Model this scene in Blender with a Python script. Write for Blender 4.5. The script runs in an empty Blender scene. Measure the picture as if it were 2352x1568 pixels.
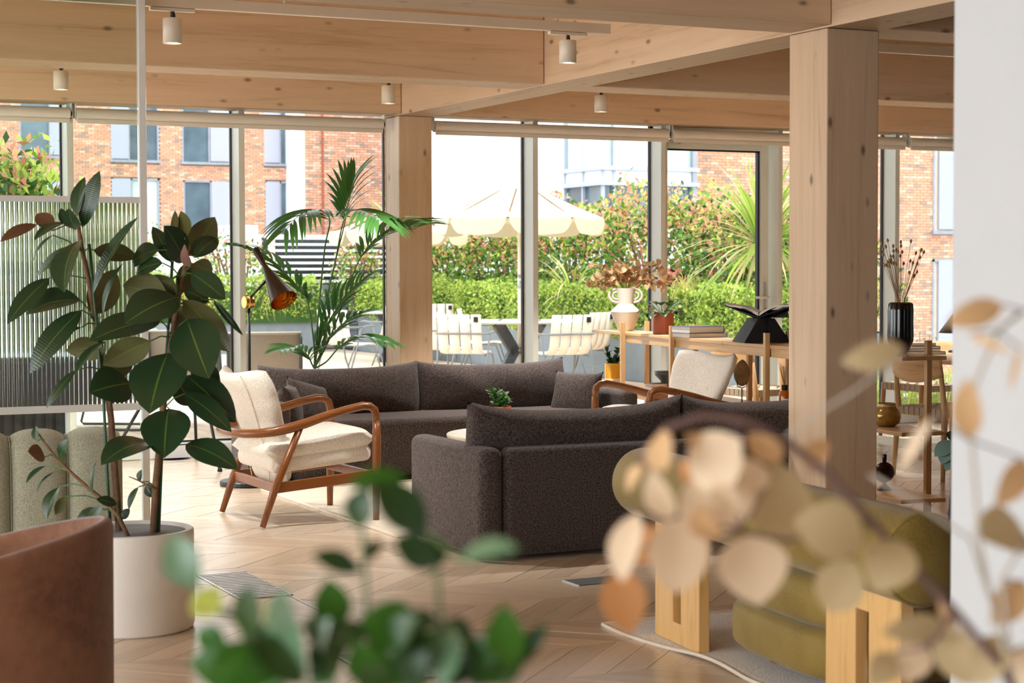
import bpy, bmesh, math, random
from math import sin, cos, pi, radians, sqrt, atan2
from mathutils import Vector, Matrix, Quaternion, noise as mnoise

# ------------------------------------------------------------------ camera, sky, sun, exposure
scene = bpy.context.scene
COL = scene.collection
FPX, YAW, PITCH, ROLL, CAMH = 4177.46, .448037, .0396072, .0026985, 1.35
_fw = Vector((sin(YAW)*cos(PITCH), cos(YAW)*cos(PITCH), -sin(PITCH)))
_rt = Vector((cos(YAW), -sin(YAW), 0)); _dn = _fw.cross(_rt)
_rx = _rt*cos(ROLL) + _dn*sin(ROLL); _dy = _dn*cos(ROLL) - _rt*sin(ROLL)
cam_data = bpy.data.cameras.new('camera'); cam = bpy.data.objects.new('camera', cam_data); COL.objects.link(cam)
_m = Matrix((( _rx.x, -_dy.x, -_fw.x, 0), (_rx.y, -_dy.y, -_fw.y, 0), (_rx.z, -_dy.z, -_fw.z, CAMH), (0, 0, 0, 1)))
cam.matrix_world = _m
cam_data.sensor_width = 36; cam_data.lens = 36*FPX/2352
cam_data.clip_end = 500
cam_data.dof.use_dof = True; cam_data.dof.focus_distance = 10.0; cam_data.dof.aperture_fstop = 5.6
scene.camera = cam
scene.view_settings.view_transform = 'Standard'; scene.view_settings.look = 'None'
scene.view_settings.gamma = 1; scene.view_settings.use_curve_mapping = False
scene.view_settings.exposure = 0.70

world = bpy.data.worlds.new('world'); scene.world = world; world.use_nodes = True
wn = world.node_tree; wn.nodes.clear()
wo = wn.nodes.new('ShaderNodeOutputWorld'); wb = wn.nodes.new('ShaderNodeBackground')
wb.inputs[0].default_value = (.93, .97, 1.0, 1); wb.inputs[1].default_value = 2.15
wn.links.new(wb.outputs[0], wo.inputs[0])
sd = bpy.data.lights.new('sun', 'SUN'); sd.energy = .9; sd.angle = radians(18); sd.color = (1, .96, .9)
sun = bpy.data.objects.new('sun', sd); COL.objects.link(sun)
sun.rotation_euler = Vector((-.30, .42, -1.0)).to_track_quat('-Z', 'Y').to_euler()

def area_light(name, loc, rot, sx, sy, power, color=(1, .97, .93)):
    l = bpy.data.lights.new(name, 'AREA'); l.shape = 'RECTANGLE'; l.size = sx; l.size_y = sy; l.energy = power; l.color = color
    o = bpy.data.objects.new(name, l); COL.objects.link(o); o.location = loc; o.rotation_euler = rot; return o
# added fill lamp inside the left wall, standing in for daylight through its openings
area_light('daylight_fill_left', (-3.85, 5.5, 1.5), (0, -pi/2, 0), 2.3, 13, 250, (.92, .97, 1))

try:
    scene.cycles.max_bounces = 10; scene.cycles.diffuse_bounces = 5; scene.cycles.glossy_bounces = 4
    scene.cycles.transmission_bounces = 8; scene.cycles.transparent_max_bounces = 16
    scene.cycles.sample_clamp_indirect = 6; scene.cycles.caustics_reflective = False; scene.cycles.caustics_refractive = False
    scene.cycles.use_denoising = True
except Exception: pass

# ------------------------------------------------------------------ geometry of the photograph (pixel -> point at a given plane)
def ray(px, py):
    return _rx*((px-1176)/FPX) + _dy*((py-784)/FPX) + _fw
C0 = Vector((0, 0, CAMH))
def at_d(px, py, d): return C0 + ray(px, py)*d
def at_x(px, py, x): w = ray(px, py); return C0 + w*(x/w.x)
def at_y(px, py, y): w = ray(px, py); return C0 + w*(y/w.y)
def at_z(px, py, z=0): w = ray(px, py); return C0 + w*((z-CAMH)/w.z)

# ------------------------------------------------------------------ helpers
def V(*a): return Vector(a)
RND = random.Random(7)
def U(a, b): return RND.uniform(a, b)

class MB:
    """collects shapes; build() links them as one mesh object"""
    def __init__(s): s.v = []; s.f = []; s.mi = []
    def add(s, vs, fs, mi=0):
        n = len(s.v); s.v += [tuple(v) for v in vs]
        for f in fs: s.f.append([i+n for i in f]); s.mi.append(mi)
        return s
    def box(s, x0, y0, z0, x1, y1, z1, mi=0):
        vs = [(x0,y0,z0),(x1,y0,z0),(x1,y1,z0),(x0,y1,z0),(x0,y0,z1),(x1,y0,z1),(x1,y1,z1),(x0,y1,z1)]
        return s.add(vs, [(3,2,1,0),(4,5,6,7),(0,1,5,4),(1,2,6,5),(2,3,7,6),(3,0,4,7)], mi)
    def bar(s, p0, p1, w, h, up=(0,0,1), mi=0, w1=None, h1=None):
        p0 = Vector(p0); p1 = Vector(p1); d = (p1-p0).normalized(); up = Vector(up)
        sx = d.cross(up)
        if sx.length < 1e-5: sx = d.cross(Vector((1,0,0)))
        sx.normalize(); uy = sx.cross(d).normalized()
        w1 = w if w1 is None else w1; h1 = h if h1 is None else h1
        vs = []
        for p, a, b in ((p0, w, h), (p1, w1, h1)):
            for i, j in ((-1,-1),(1,-1),(1,1),(-1,1)): vs.append(p + sx*(a/2*i) + uy*(b/2*j))
        return s.add(vs, [(3,2,1,0),(4,5,6,7),(0,1,5,4),(1,2,6,5),(2,3,7,6),(3,0,4,7)], mi)
    def tube(s, pts, rad, n=8, cap=True, mi=0, flat=1.0, up=None):
        pts = [Vector(p) for p in pts]; m = len(pts)
        if not hasattr(rad, '__len__'): rad = [rad]*m
        vs = []; prev = None
        for i, p in enumerate(pts):
            d = (pts[min(i+1, m-1)] - pts[max(i-1, 0)])
            d = d.normalized() if d.length > 1e-9 else Vector((0,0,1))
            if up is not None: a = Vector(up).cross(d)
            elif prev is None: a = d.cross(Vector((0,0,1)) if abs(d.z) < .9 else Vector((1,0,0)))
            else: a = prev - d*prev.dot(d)
            if a.length < 1e-6: a = d.orthogonal()
            a.normalize(); prev = a; b = d.cross(a)
            for k in range(n):
                t = 2*pi*k/n; vs.append(p + a*(cos(t)*rad[i]) + b*(sin(t)*rad[i]*flat))
        fs = [(i*n+k, i*n+(k+1) % n, (i+1)*n+(k+1) % n, (i+1)*n+k) for i in range(m-1) for k in range(n)]
        if cap: fs += [tuple(range(n))[::-1], tuple((m-1)*n+k for k in range(n))]
        return s.add(vs, fs, mi)
    def lathe(s, prof, n=32, c=(0,0,0), mi=0, fn=None, axis=None):
        """prof: (radius, z) pairs"""
        c = Vector(c); q = axis.to_track_quat('Z', 'Y') if axis is not None else None
        vs = []
        for r, z in prof:
            for k in range(n):
                t = 2*pi*k/n; rr = r*(fn(t, z) if fn else 1)
                p = Vector((rr*cos(t), rr*sin(t), z))
                vs.append(c + (q @ p if q else p))
        fs = [(i*n+k, i*n+(k+1) % n, (i+1)*n+(k+1) % n, (i+1)*n+k) for i in range(len(prof)-1) for k in range(n)]
        if prof[0][0] > 1e-4: fs.append(tuple(range(n))[::-1])
        if prof[-1][0] > 1e-4: fs.append(tuple((len(prof)-1)*n+k for k in range(n)))
        return s.add(vs, fs, mi)
    def grid(s, nu, nv, fn, mi=0, wrap=False):
        vs = [fn(i/(nu-1), j/(nv-1)) for j in range(nv) for i in range(nu)]
        fs = [(j*nu+i, j*nu+i+1, (j+1)*nu+i+1, (j+1)*nu+i) for j in range(nv-1) for i in range(nu-1)]
        return s.add(vs, fs, mi)
    def poly_prism(s, pts2, h0, h1, mi=0, plane='xy'):
        n = len(pts2)
        def P(a, b, c): return {'xy': (a,b,c), 'xz': (a,c,b), 'yz': (c,a,b)}[plane]
        vs = [P(a, b, h0) for a, b in pts2] + [P(a, b, h1) for a, b in pts2]
        fs = [tuple(range(n))[::-1], tuple(range(n, 2*n))] + [(i, (i+1) % n, n+(i+1) % n, n+i) for i in range(n)]
        return s.add(vs, fs, mi)
    def build(s, name, mat, parent=None, smooth=False, bevel=0, seg=2, world=False, sub=0, fix=True, solid=0):
        me = bpy.data.meshes.new(name)
        vs = s.v
        if world and parent is not None:
            o = wloc(parent); vs = [(v[0]-o[0], v[1]-o[1], v[2]-o[2]) for v in vs]
        me.from_pydata(vs, [], s.f)
        mats = mat if isinstance(mat, (list, tuple)) else [mat]
        for m in mats: me.materials.append(m)
        if any(s.mi): me.polygons.foreach_set('material_index', s.mi)
        if fix and len(s.f) < 60000:
            bm = bmesh.new(); bm.from_mesh(me); bmesh.ops.recalc_face_normals(bm, faces=bm.faces); bm.to_mesh(me); bm.free()
        if smooth: me.polygons.foreach_set('use_smooth', [True]*len(me.polygons))
        me.update()
        if smooth == 'a': me.set_sharp_from_angle(angle=radians(28))
        ob = bpy.data.objects.new(name, me); COL.objects.link(ob)
        if parent is not None: ob.parent = parent
        if solid:
            m = ob.modifiers.new('solid', 'SOLIDIFY'); m.thickness = solid; m.offset = 0
        if bevel:
            m = ob.modifiers.new('bevel', 'BEVEL'); m.width = bevel; m.segments = seg; m.limit_method = 'ANGLE'; m.angle_limit = radians(40)
            m.harden_normals = False
        if sub:
            m = ob.modifiers.new('sub', 'SUBSURF'); m.levels = sub; m.render_levels = sub
        return ob

def wloc(o):
    p = Vector((0,0,0))
    while o is not None: p += o.location; o = o.parent
    return p

def tag(o, label=None, cat=None, group=None, kind=None):
    if label: o['label'] = label
    if cat: o['category'] = cat
    if group: o['group'] = group
    if kind: o['kind'] = kind
    return o
def thing(name, label, cat, loc=(0,0,0), rotz=0, group=None):
    o = bpy.data.objects.new(name, None); COL.objects.link(o); o.empty_display_size = .05
    o.location = loc; o.rotation_euler = (0, 0, rotz)
    return tag(o, label, cat, group)
def shell(name, loc=(0,0,0), label=None):
    o = bpy.data.objects.new(name, None); COL.objects.link(o); o.location = loc; o['kind'] = 'structure'
    if label: o['label'] = label
    return o
def dup(root, loc, rotz=0, label=None, group=None):
    r = root.copy(); COL.objects.link(r); r.location = loc; r.rotation_euler = (0, 0, rotz)
    if label: r['label'] = label
    if group: r['group'] = group
    for ch in list(root.children):
        c = ch.copy(); COL.objects.link(c); c.parent = r
        for g in list(ch.children):
            d = g.copy(); COL.objects.link(d); d.parent = c
    return r

# ------------------------------------------------------------------ materials
def L(r, g, b):  # sRGB 0-255 -> linear
    def f(c):
        c /= 255; return c/12.92 if c <= .04045 else ((c+.055)/1.055)**2.4
    return (f(r), f(g), f(b), 1)
def nt(name):
    m = bpy.data.materials.new(name); m.use_nodes = True; n = m.node_tree; n.nodes.clear()
    out = n.nodes.new('ShaderNodeOutputMaterial'); b = n.nodes.new('ShaderNodeBsdfPrincipled')
    n.links.new(b.outputs[0], out.inputs[0]); return m, n, b, out
def nd(n, t, **k):
    x = n.nodes.new(t)
    for a, v in k.items():
        if hasattr(x, a): setattr(x, a, v)
    return x
def coords(n, scale=(1,1,1), rnd=True, kind='Object'):
    tc = n.nodes.new('ShaderNodeTexCoord'); mp = n.nodes.new('ShaderNodeMapping'); mp.inputs['Scale'].default_value = scale
    n.links.new(tc.outputs[kind], mp.inputs[0])
    if rnd:
        oi = n.nodes.new('ShaderNodeObjectInfo'); ml = n.nodes.new('ShaderNodeMath'); ml.operation = 'MULTIPLY'; ml.inputs[1].default_value = 37
        cb = n.nodes.new('ShaderNodeCombineXYZ'); n.links.new(oi.outputs['Random'], ml.inputs[0])
        for i in range(3): n.links.new(ml.outputs[0], cb.inputs[i])
        n.links.new(cb.outputs[0], mp.inputs['Location'])
    return mp.outputs[0]
def ramp(n, src, stops, interp='LINEAR'):
    r = n.nodes.new('ShaderNodeValToRGB'); r.color_ramp.interpolation = interp
    e = r.color_ramp.elements
    while len(e) < len(stops): e.new(.5)
    for i, (p, c) in enumerate(stops): e[i].position = p; e[i].color = c
    n.links.new(src, r.inputs[0]); return r.outputs[0]
def mixc(n, fac, a, b, mode='MIX'):
    m = n.nodes.new('ShaderNodeMix'); m.data_type = 'RGBA'; m.blend_type = mode
    for s, v in ((0, fac), (6, a), (7, b)):
        if isinstance(v, (int, float)): m.inputs[s].default_value = v
        elif isinstance(v, tuple): m.inputs[s].default_value = v
        else: n.links.new(v, m.inputs[s])
    return m.outputs[2]
def noise(n, vec, scale, detail=4, rough=.55, dist=0):
    x = n.nodes.new('ShaderNodeTexNoise'); x.inputs['Scale'].default_value = scale; x.inputs['Detail'].default_value = detail
    x.inputs['Roughness'].default_value = rough; x.inputs['Distortion'].default_value = dist
    n.links.new(vec, x.inputs['Vector']); return x.outputs['Fac']
def bump(n, b, src, strength, dist=.01):
    x = n.nodes.new('ShaderNodeBump'); x.inputs['Strength'].default_value = strength; x.inputs['Distance'].default_value = dist
    n.links.new(src, x.inputs['Height']); n.links.new(x.outputs[0], b.inputs['Normal'])

def plain(name, col, rough=.5, metal=0, vary=.12, vscale=6, bscale=0, bstr=.1, spec=.5, coat=0, sheen=0):
    m, n, b, out = nt(name)
    c = coords(n); f = noise(n, c, vscale)
    d = tuple(x*(1-vary) for x in col[:3])+(1,); l = tuple(min(1, x*(1+vary)) for x in col[:3])+(1,)
    n.links.new(ramp(n, f, [(.3, d), (.7, l)]), b.inputs['Base Color'])
    b.inputs['Roughness'].default_value = rough; b.inputs['Metallic'].default_value = metal
    b.inputs['Specular IOR Level'].default_value = spec
    if coat: b.inputs['Coat Weight'].default_value = coat; b.inputs['Coat Roughness'].default_value = .1
    if sheen: b.inputs['Sheen Weight'].default_value = sheen; b.inputs['Sheen Roughness'].default_value = .4
    if bscale: bump(n, b, noise(n, c, bscale, 3), bstr)
    return m
def wood(name, col, dark, axis, rough=.45, knots=0, fine=1.0, ring=1.0, lam=0, vary=.0):
    m, n, b, out = nt(name)
    s = [6*fine]*3; s['xyz'.index(axis)] = .35*fine
    c = coords(n, tuple(s))
    f1 = noise(n, c, 1.6*ring, 5, .6, 1.2); f2 = noise(n, c, 11, 4, .65)
    g = nd(n, 'ShaderNodeMath', operation='MULTIPLY_ADD'); g.inputs[1].default_value = .35
    n.links.new(f2, g.inputs[0]); n.links.new(f1, g.inputs[2])
    colr = ramp(n, g.outputs[0], [(.42, dark), (.62, col), (.95, tuple(min(1, x*1.12) for x in col[:3])+(1,))])
    if vary:
        oi = n.nodes.new('ShaderNodeObjectInfo')
        colr = mixc(n, vary, colr, ramp(n, oi.outputs['Random'], [(0, tuple(x*.72 for x in col[:3])+(1,)), (.5, col), (1, tuple(min(1, x*1.22) for x in col[:3])+(1,))]))
    if lam:
        c3 = coords(n, (1,1,1), rnd=False); sp = nd(n, 'ShaderNodeSeparateXYZ'); n.links.new(c3, sp.inputs[0])
        md = nd(n, 'ShaderNodeMath', operation='PINGPONG'); md.inputs[1].default_value = lam
        n.links.new(sp.outputs['Z' if axis != 'z' else 'X'], md.inputs[0])
        lt = nd(n, 'ShaderNodeMath', operation='LESS_THAN'); lt.inputs[1].default_value = .0016; n.links.new(md.outputs[0], lt.inputs[0])
        m2 = nd(n, 'ShaderNodeMath', operation='MULTIPLY'); m2.inputs[1].default_value = .45; n.links.new(lt.outputs[0], m2.inputs[0])
        colr = mixc(n, m2.outputs[0], colr, tuple(x*.35 for x in dark[:3])+(1,))
    if knots:
        s2 = [7.5*knots]*3; s2['xyz'.index(axis)] = 3.6*knots
        c2 = coords(n, tuple(s2)); vo = n.nodes.new('ShaderNodeTexVoronoi'); vo.inputs['Scale'].default_value = 1; n.links.new(c2, vo.inputs['Vector'])
        kf = ramp(n, vo.outputs['Distance'], [(.05, (.75,.75,.75,1)), (.10, (.25,.25,.25,1)), (.15, (0,0,0,1))])
        colr = mixc(n, kf, colr, L(95, 72, 58))
    n.links.new(colr, b.inputs['Base Color']); b.inputs['Roughness'].default_value = rough
    bump(n, b, f2, .12, .004)
    return m
def fabric(name, c1, c2, scale=260, bstr=.35, rough=.95, sheen=.25, weave=False, cl=None):
    m, n, b, out = nt(name); c = coords(n, rnd=False)
    f = noise(n, c, scale, 2, .7)
    col = ramp(n, f, [(.36, c1), (.64, c2)])
    if cl:
        f3 = noise(n, c, 3.2, 3); col = mixc(n, ramp(n, f3, [(.42, (0,0,0,1)), (.62, (.55,.55,.55,1))]), col, cl)
    n.links.new(col, b.inputs['Base Color']); b.inputs['Roughness'].default_value = rough
    b.inputs['Specular IOR Level'].default_value = .2
    b.inputs['Sheen Weight'].default_value = sheen; b.inputs['Sheen Roughness'].default_value = .5
    bump(n, b, f, bstr, .004)
    return m
def leafmat(name, col, rough=.4, trans=.3, back=None, vary=.25, rib=None, spec=.5):
    m, n, b, out = nt(name)
    oi = n.nodes.new('ShaderNodeObjectInfo'); ge = n.nodes.new('ShaderNodeNewGeometry')
    d = tuple(x*(1-vary) for x in col[:3])+(1,); l = tuple(min(1, x*(1+vary)) for x in col[:3])+(1,)
    rc = ramp(n, ge.outputs['Random Per Island'], [(0, d), (1, l)])
    if back: rc = mixc(n, ge.outputs['Backfacing'], rc, back)
    if rib:
        uv = n.nodes.new('ShaderNodeUVMap'); sp = nd(n, 'ShaderNodeSeparateXYZ'); n.links.new(uv.outputs[0], sp.inputs[0])
        ab = nd(n, 'ShaderNodeMath', operation='SUBTRACT'); ab.inputs[1].default_value = .5; n.links.new(sp.outputs[0], ab.inputs[0])
        a2 = nd(n, 'ShaderNodeMath', operation='ABSOLUTE'); n.links.new(ab.outputs[0], a2.inputs[0])
        rc = mixc(n, ramp(n, a2.outputs[0], [(.006, (.8,.8,.8,1)), (.022, (0,0,0,1))]), rc, rib)
        wv = n.nodes.new('ShaderNodeTexWave'); wv.inputs['Scale'].default_value = 9; wv.bands_direction = 'Y'; wv.inputs['Distortion'].default_value = .6
        n.links.new(uv.outputs[0], wv.inputs['Vector']); bump(n, b, wv.outputs['Fac'], .12, .003)
    n.links.new(rc, b.inputs['Base Color']); b.inputs['Roughness'].default_value = rough; b.inputs['Specular IOR Level'].default_value = spec
    if trans:
        tr = n.nodes.new('ShaderNodeBsdfTranslucent'); n.links.new(rc, tr.inputs[0])
        mx = n.nodes.new('ShaderNodeMixShader'); mx.inputs[0].default_value = trans
        n.links.new(b.outputs[0], mx.inputs[1]); n.links.new(tr.outputs[0], mx.inputs[2]); n.links.new(mx.outputs[0], out.inputs[0])
    return m
def glassmat(name, tint=(.97, .985, .98, 1), refl=1.0):
    m, n, b, out = nt(name); n.nodes.remove(b)
    t = n.nodes.new('ShaderNodeBsdfTransparent'); t.inputs[0].default_value = tint
    g = n.nodes.new('ShaderNodeBsdfGlossy'); g.inputs['Roughness'].default_value = .0
    fr = n.nodes.new('ShaderNodeFresnel'); fr.inputs[0].default_value = 1.35
    ml = nd(n, 'ShaderNodeMath', operation='MULTIPLY'); ml.inputs[1].default_value = refl; n.links.new(fr.outputs[0], ml.inputs[0])
    mx = n.nodes.new('ShaderNodeMixShader'); n.links.new(ml.outputs[0], mx.inputs[0]); n.links.new(t.outputs[0], mx.inputs[1]); n.links.new(g.outputs[0], mx.inputs[2])
    n.links.new(mx.outputs[0], out.inputs[0]); return m
def flutedglass(name):
    m, n, b, out = nt(name); n.nodes.remove(b)
    g = n.nodes.new('ShaderNodeBsdfRefraction'); g.inputs['IOR'].default_value = 1.38; g.inputs['Roughness'].default_value = .05
    g.inputs[0].default_value = (.96, .98, .96, 1)
    gl = n.nodes.new('ShaderNodeBsdfGlossy'); gl.inputs['Roughness'].default_value = .15
    mx = n.nodes.new('ShaderNodeMixShader'); mx.inputs[0].default_value = .06
    n.links.new(g.outputs[0], mx.inputs[1]); n.links.new(gl.outputs[0], mx.inputs[2]); n.links.new(mx.outputs[0], out.inputs[0]); return m
def emis(name, col, s):
    m, n, b, out = nt(name); b.inputs['Emission Color'].default_value = col; b.inputs['Emission Strength'].default_value = s
    b.inputs['Base Color'].default_value = col; return m

GL, GLD = L(220, 193, 162), L(196, 163, 129)
M = {}
for a in 'xyz': M['glulam_'+a] = wood('glulam_'+a, GL, GLD, a, .55, knots=1.0, lam=.20 if a != 'z' else 0)
M['floor_oak'] = wood('floor_oak', L(214, 194, 170), L(192, 170, 144), 'x', .26, fine=2.2, vary=.5)
M['sub_floor'] = plain('sub_floor', L(110, 88, 68), .6)
M['oak'] = wood('oak', L(203, 164, 116), L(172, 130, 84), 'x', .45, fine=3)
M['oak_y'] = wood('oak_y', L(203, 164, 116), L(172, 130, 84), 'y', .45, fine=3)
M['oak_z'] = wood('oak_z', L(203, 164, 116), L(172, 130, 84), 'z', .45, fine=3)
M['honey_oak'] = wood('honey_oak', L(226, 182, 118), L(204, 154, 92), 'z', .4, fine=3)
M['walnut'] = wood('walnut', L(132, 78, 36), L(94, 52, 22), 'y', .28, fine=4)
M['walnut_z'] = wood('walnut_z', L(132, 78, 36), L(94, 52, 22), 'z', .28, fine=4)
M['deck'] = wood('deck', L(214, 192, 170), L(188, 164, 142), 'y', .7, fine=3, vary=.5)
M['charcoal'] = fabric('charcoal', L(42, 35, 33), L(98, 87, 83), 140, .3, .95, .15)
M['boucle'] = fabric('boucle', L(230, 223, 208), L(253, 250, 242), 130, .9, 1, .3)
M['sage_wool'] = fabric('sage_wool', L(138, 138, 118), L(184, 184, 162), 220, .3)
M['suede'] = fabric('suede', L(96, 61, 40), L(114, 75, 52), 30, .1, .85, .3, cl=L(138, 96, 72))
M['velvet'] = fabric('velvet', L(118, 98, 42), L(138, 116, 54), 150, .03, .55, .2, cl=L(158, 134, 70))
M['rug_cream'] = fabric('rug_cream', L(214, 202, 182), L(234, 224, 206), 120, .6)
M['rug_edge'] = fabric('rug_edge', L(226, 216, 198), L(240, 232, 218), 160, .5)
M['rug_white'] = fabric('rug_white', L(204, 200, 194), L(248, 245, 240), 170, .9)
M['white_wall'] = plain('white_wall', L(196, 199, 202), .8, vary=.02)
M['white_lacquer'] = plain('white_lacquer', L(228, 226, 220), .3, vary=.02)
M['cream_metal'] = plain('cream_metal', L(222, 212, 196), .4, vary=.02)
M['frame_sage'] = plain('frame_sage', L(224, 228, 220), .4, vary=.02)
M['frame_white'] = plain('frame_white', L(232, 234, 232), .4, vary=.02)
M['gasket'] = plain('gasket', L(26, 30, 40), .6)
M['blind'] = plain('blind', L(232, 226, 214), .7, vary=.02)
M['black_metal'] = plain('black_metal', L(34, 33, 34), .4)
M['black_matt'] = plain('black_matt', L(20, 20, 21), .7)
M['bronze'] = plain('bronze', L(66, 54, 48), .35, .6)
M['brass'] = plain('brass', L(214, 170, 98), .28, 1.0, bscale=30, bstr=.05)
M['brass_hammered'] = plain('brass_hammered', L(196, 130, 36), .22, 1.0, bscale=55, bstr=.5)
M['steel'] = plain('steel', L(196, 198, 200), .3, .9)
M['steel_dark'] = plain('steel_dark', L(92, 98, 104), .45, .3)
M['slat_dark'] = plain('slat_dark', L(46, 50, 54), .6)
M['white_pot'] = plain('white_pot', L(232, 228, 220), .45, vary=.03)
M['pot_inner'] = plain('pot_inner', L(120, 124, 130), .6)
M['soil'] = plain('soil', L(50, 38, 28), .95, bscale=60, bstr=.8, vary=.4)
M['terracotta'] = plain('terracotta', L(168, 88, 60), .7, vary=.06)
M['terracotta_orange'] = plain('terracotta_orange', L(196, 108, 66), .7, vary=.06)
M['ceramic_grey'] = plain('ceramic_grey', L(206, 198, 186), .55, vary=.06, bscale=90, bstr=.08)
M['yellow_glaze'] = plain('yellow_glaze', L(226, 168, 44), .25, vary=.05)
M['cream_glaze'] = plain('cream_glaze', L(228, 220, 202), .4, vary=.03)
M['black_glaze'] = plain('black_glaze', L(14, 13, 16), .16, coat=.5)
M['oxblood'] = plain('oxblood', L(44, 10, 12), .25, coat=.15)
M['amber_glass'] = plain('amber_glass', L(190, 96, 22), .1, coat=.5, vary=.1)
M['gold_glass'] = plain('gold_glass', L(178, 140, 72), .18, .35, vary=.4, vscale=18)
M['stone'] = plain('stone', L(158, 138, 112), .8, vary=.3, vscale=14, bscale=40, bstr=.4)
M['paper'] = plain('paper', L(228, 224, 220), .8, vary=.04, vscale=200)
M['book_cover_tan'] = plain('book_cover_tan', L(176, 140, 108), .5)
M['book_cover_blue'] = plain('book_cover_blue', L(48, 62, 92), .5)
M['book_cover_dark'] = plain('book_cover_dark', L(40, 44, 50), .5)
M['book_cover_pink'] = plain('book_cover_pink', L(210, 170, 150), .5)
M['red'] = plain('red', L(198, 44, 40), .5)
M['label_white'] = plain('label_white', L(236, 234, 230), .6, vary=.02)
M['webbing'] = plain('webbing', L(178, 164, 144), .9, vary=.12, vscale=60)
M['brown_stem'] = plain('brown_stem', L(118, 88, 62), .8, vary=.3, vscale=30, bscale=60, bstr=.5)
M['mauve_stem'] = plain('mauve_stem', L(112, 88, 84), .7, vary=.15)
M['pale_stem'] = plain('pale_stem', L(196, 190, 178), .7, vary=.1)
M['green_stem'] = plain('green_stem', L(74, 104, 46), .5, vary=.2, vscale=20)
M['stake'] = plain('stake', L(38, 84, 58), .5, vary=.1)
M['dry_stem'] = plain('dry_stem', L(170, 138, 92), .8, vary=.2)
M['dry_pod'] = plain('dry_pod', L(176, 140, 96), .8, vary=.3, vscale=40)
M['glass'] = glassmat('glass')
M['glass_green'] = glassmat('glass_green', (.93, .965, .94, 1), .8)
M['fluted'] = flutedglass('fluted')
M['lamp_on'] = emis('lamp_on', (1, .93, .8, 1), 6)
M['rubber_leaf'] = leafmat('rubber_leaf', L(40, 64, 38), .26, .06, back=L(88, 92, 54), rib=L(104, 132, 54), vary=.25)
M['rubber_leaf_new'] = leafmat('rubber_leaf_new', L(206, 158, 152), .4, .3)
M['rubber_leaf_red'] = leafmat('rubber_leaf_red', L(104, 72, 50), .35, .12, rib=L(90, 60, 44))
M['bright_leaf'] = leafmat('bright_leaf', L(52, 106, 28), .32, .3, rib=L(90, 140, 56), vary=.35)
M['painted_sheen_leaf'] = leafmat('painted_sheen_leaf', L(98, 132, 100), .25, .15, vary=.2)  # paler green: the leaf sheen is put into the base colour
M['dark_leaf'] = leafmat('dark_leaf', L(38, 72, 28), .3, .1, vary=.3)
M['succulent'] = leafmat('succulent', L(92, 140, 78), .3, .1, vary=.3)
M['palm_leaf'] = leafmat('palm_leaf', L(66, 116, 52), .35, .25, vary=.35)
M['euc_cream'] = leafmat('euc_cream', L(240, 218, 188), .7, .25, vary=.08)
M['euc_tan'] = leafmat('euc_tan', L(212, 174, 128), .7, .25, vary=.12)
M['euc_orange'] = leafmat('euc_orange', L(204, 146, 92), .7, .3, vary=.1)
M['euc_olive'] = leafmat('euc_olive', L(190, 170, 130), .7, .2, vary=.1)
M['euc_teal'] = leafmat('euc_teal', L(132, 168, 160), .6, .15, vary=.15)
M['dry_leaf'] = leafmat('dry_leaf', L(192, 150, 106), .6, .25, vary=.3)
M['hedge_green'] = leafmat('hedge_green', L(110, 152, 48), .4, .4, vary=.4)
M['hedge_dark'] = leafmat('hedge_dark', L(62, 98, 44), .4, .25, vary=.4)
M['hedge_lime'] = leafmat('hedge_lime', L(206, 220, 108), .4, .45, vary=.25)
M['hedge_orange'] = leafmat('hedge_orange', L(232, 176, 132), .45, .4, vary=.25)
M['hedge_red'] = leafmat('hedge_red', L(208, 128, 110), .45, .35, vary=.3)
M['box_green'] = leafmat('box_green', L(182, 204, 98), .45, .35, vary=.4)
M['sword_green'] = leafmat('sword_green', L(168, 196, 84), .4, .35, vary=.3)
M['sword_cream'] = leafmat('sword_cream', L(226, 216, 158), .5, .35, vary=.2)
M['sword_red'] = leafmat('sword_red', L(168, 96, 88), .5, .3, vary=.3)
M['grass_blade'] = leafmat('grass_blade', L(206, 200, 116), .6, .4, vary=.25)
M['canvas'] = leafmat('canvas', L(218, 206, 178), .85, .16, vary=.0)
M['planter'] = plain('planter', L(126, 136, 146), .5, vary=.08)
M['tube_grey'] = plain('tube_grey', L(122, 126, 128), .4)
M['bar_steel'] = plain('bar_steel', L(214, 216, 218), .35)
M['slat_cream'] = plain('slat_cream', L(246, 230, 214), .5, vary=.03)
M['sling'] = plain('sling', L(214, 202, 186), .8, vary=.06, vscale=80)
M['table_grey'] = plain('table_grey', L(204, 204, 200), .5, vary=.03)
M['white_paint'] = plain('white_paint', L(240, 240, 240), .6, vary=.02)
M['white_clad'] = plain('white_clad', L(244, 246, 250), .5, vary=.015)
M['grey_clad'] = plain('grey_clad', L(176, 180, 192), .5, vary=.04)
M['mortar'] = plain('mortar', L(226, 206, 184), .9, vary=.08)
BR = [plain('brick_'+n_, c_, .9, vary=.16, vscale=9) for n_, c_ in (('rose', L(214, 156, 126)), ('orange', L(218, 160, 130)), ('pale', L(226, 184, 156)), ('dark', L(172, 144, 128)))]
M['screen_panel'] = plain('screen_panel', L(172, 174, 190), .6, vary=.05, vscale=120)
M['win_glass'] = plain('win_glass', L(84, 104, 116), .06, vary=.3, vscale=1.2, coat=.4)
M['win_blind'] = plain('win_blind', L(196, 214, 206), .5, vary=.04)
M['win_frame'] = plain('win_frame', L(150, 154, 164), .5)
M['street'] = plain('street', L(150, 150, 150), .9)
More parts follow.
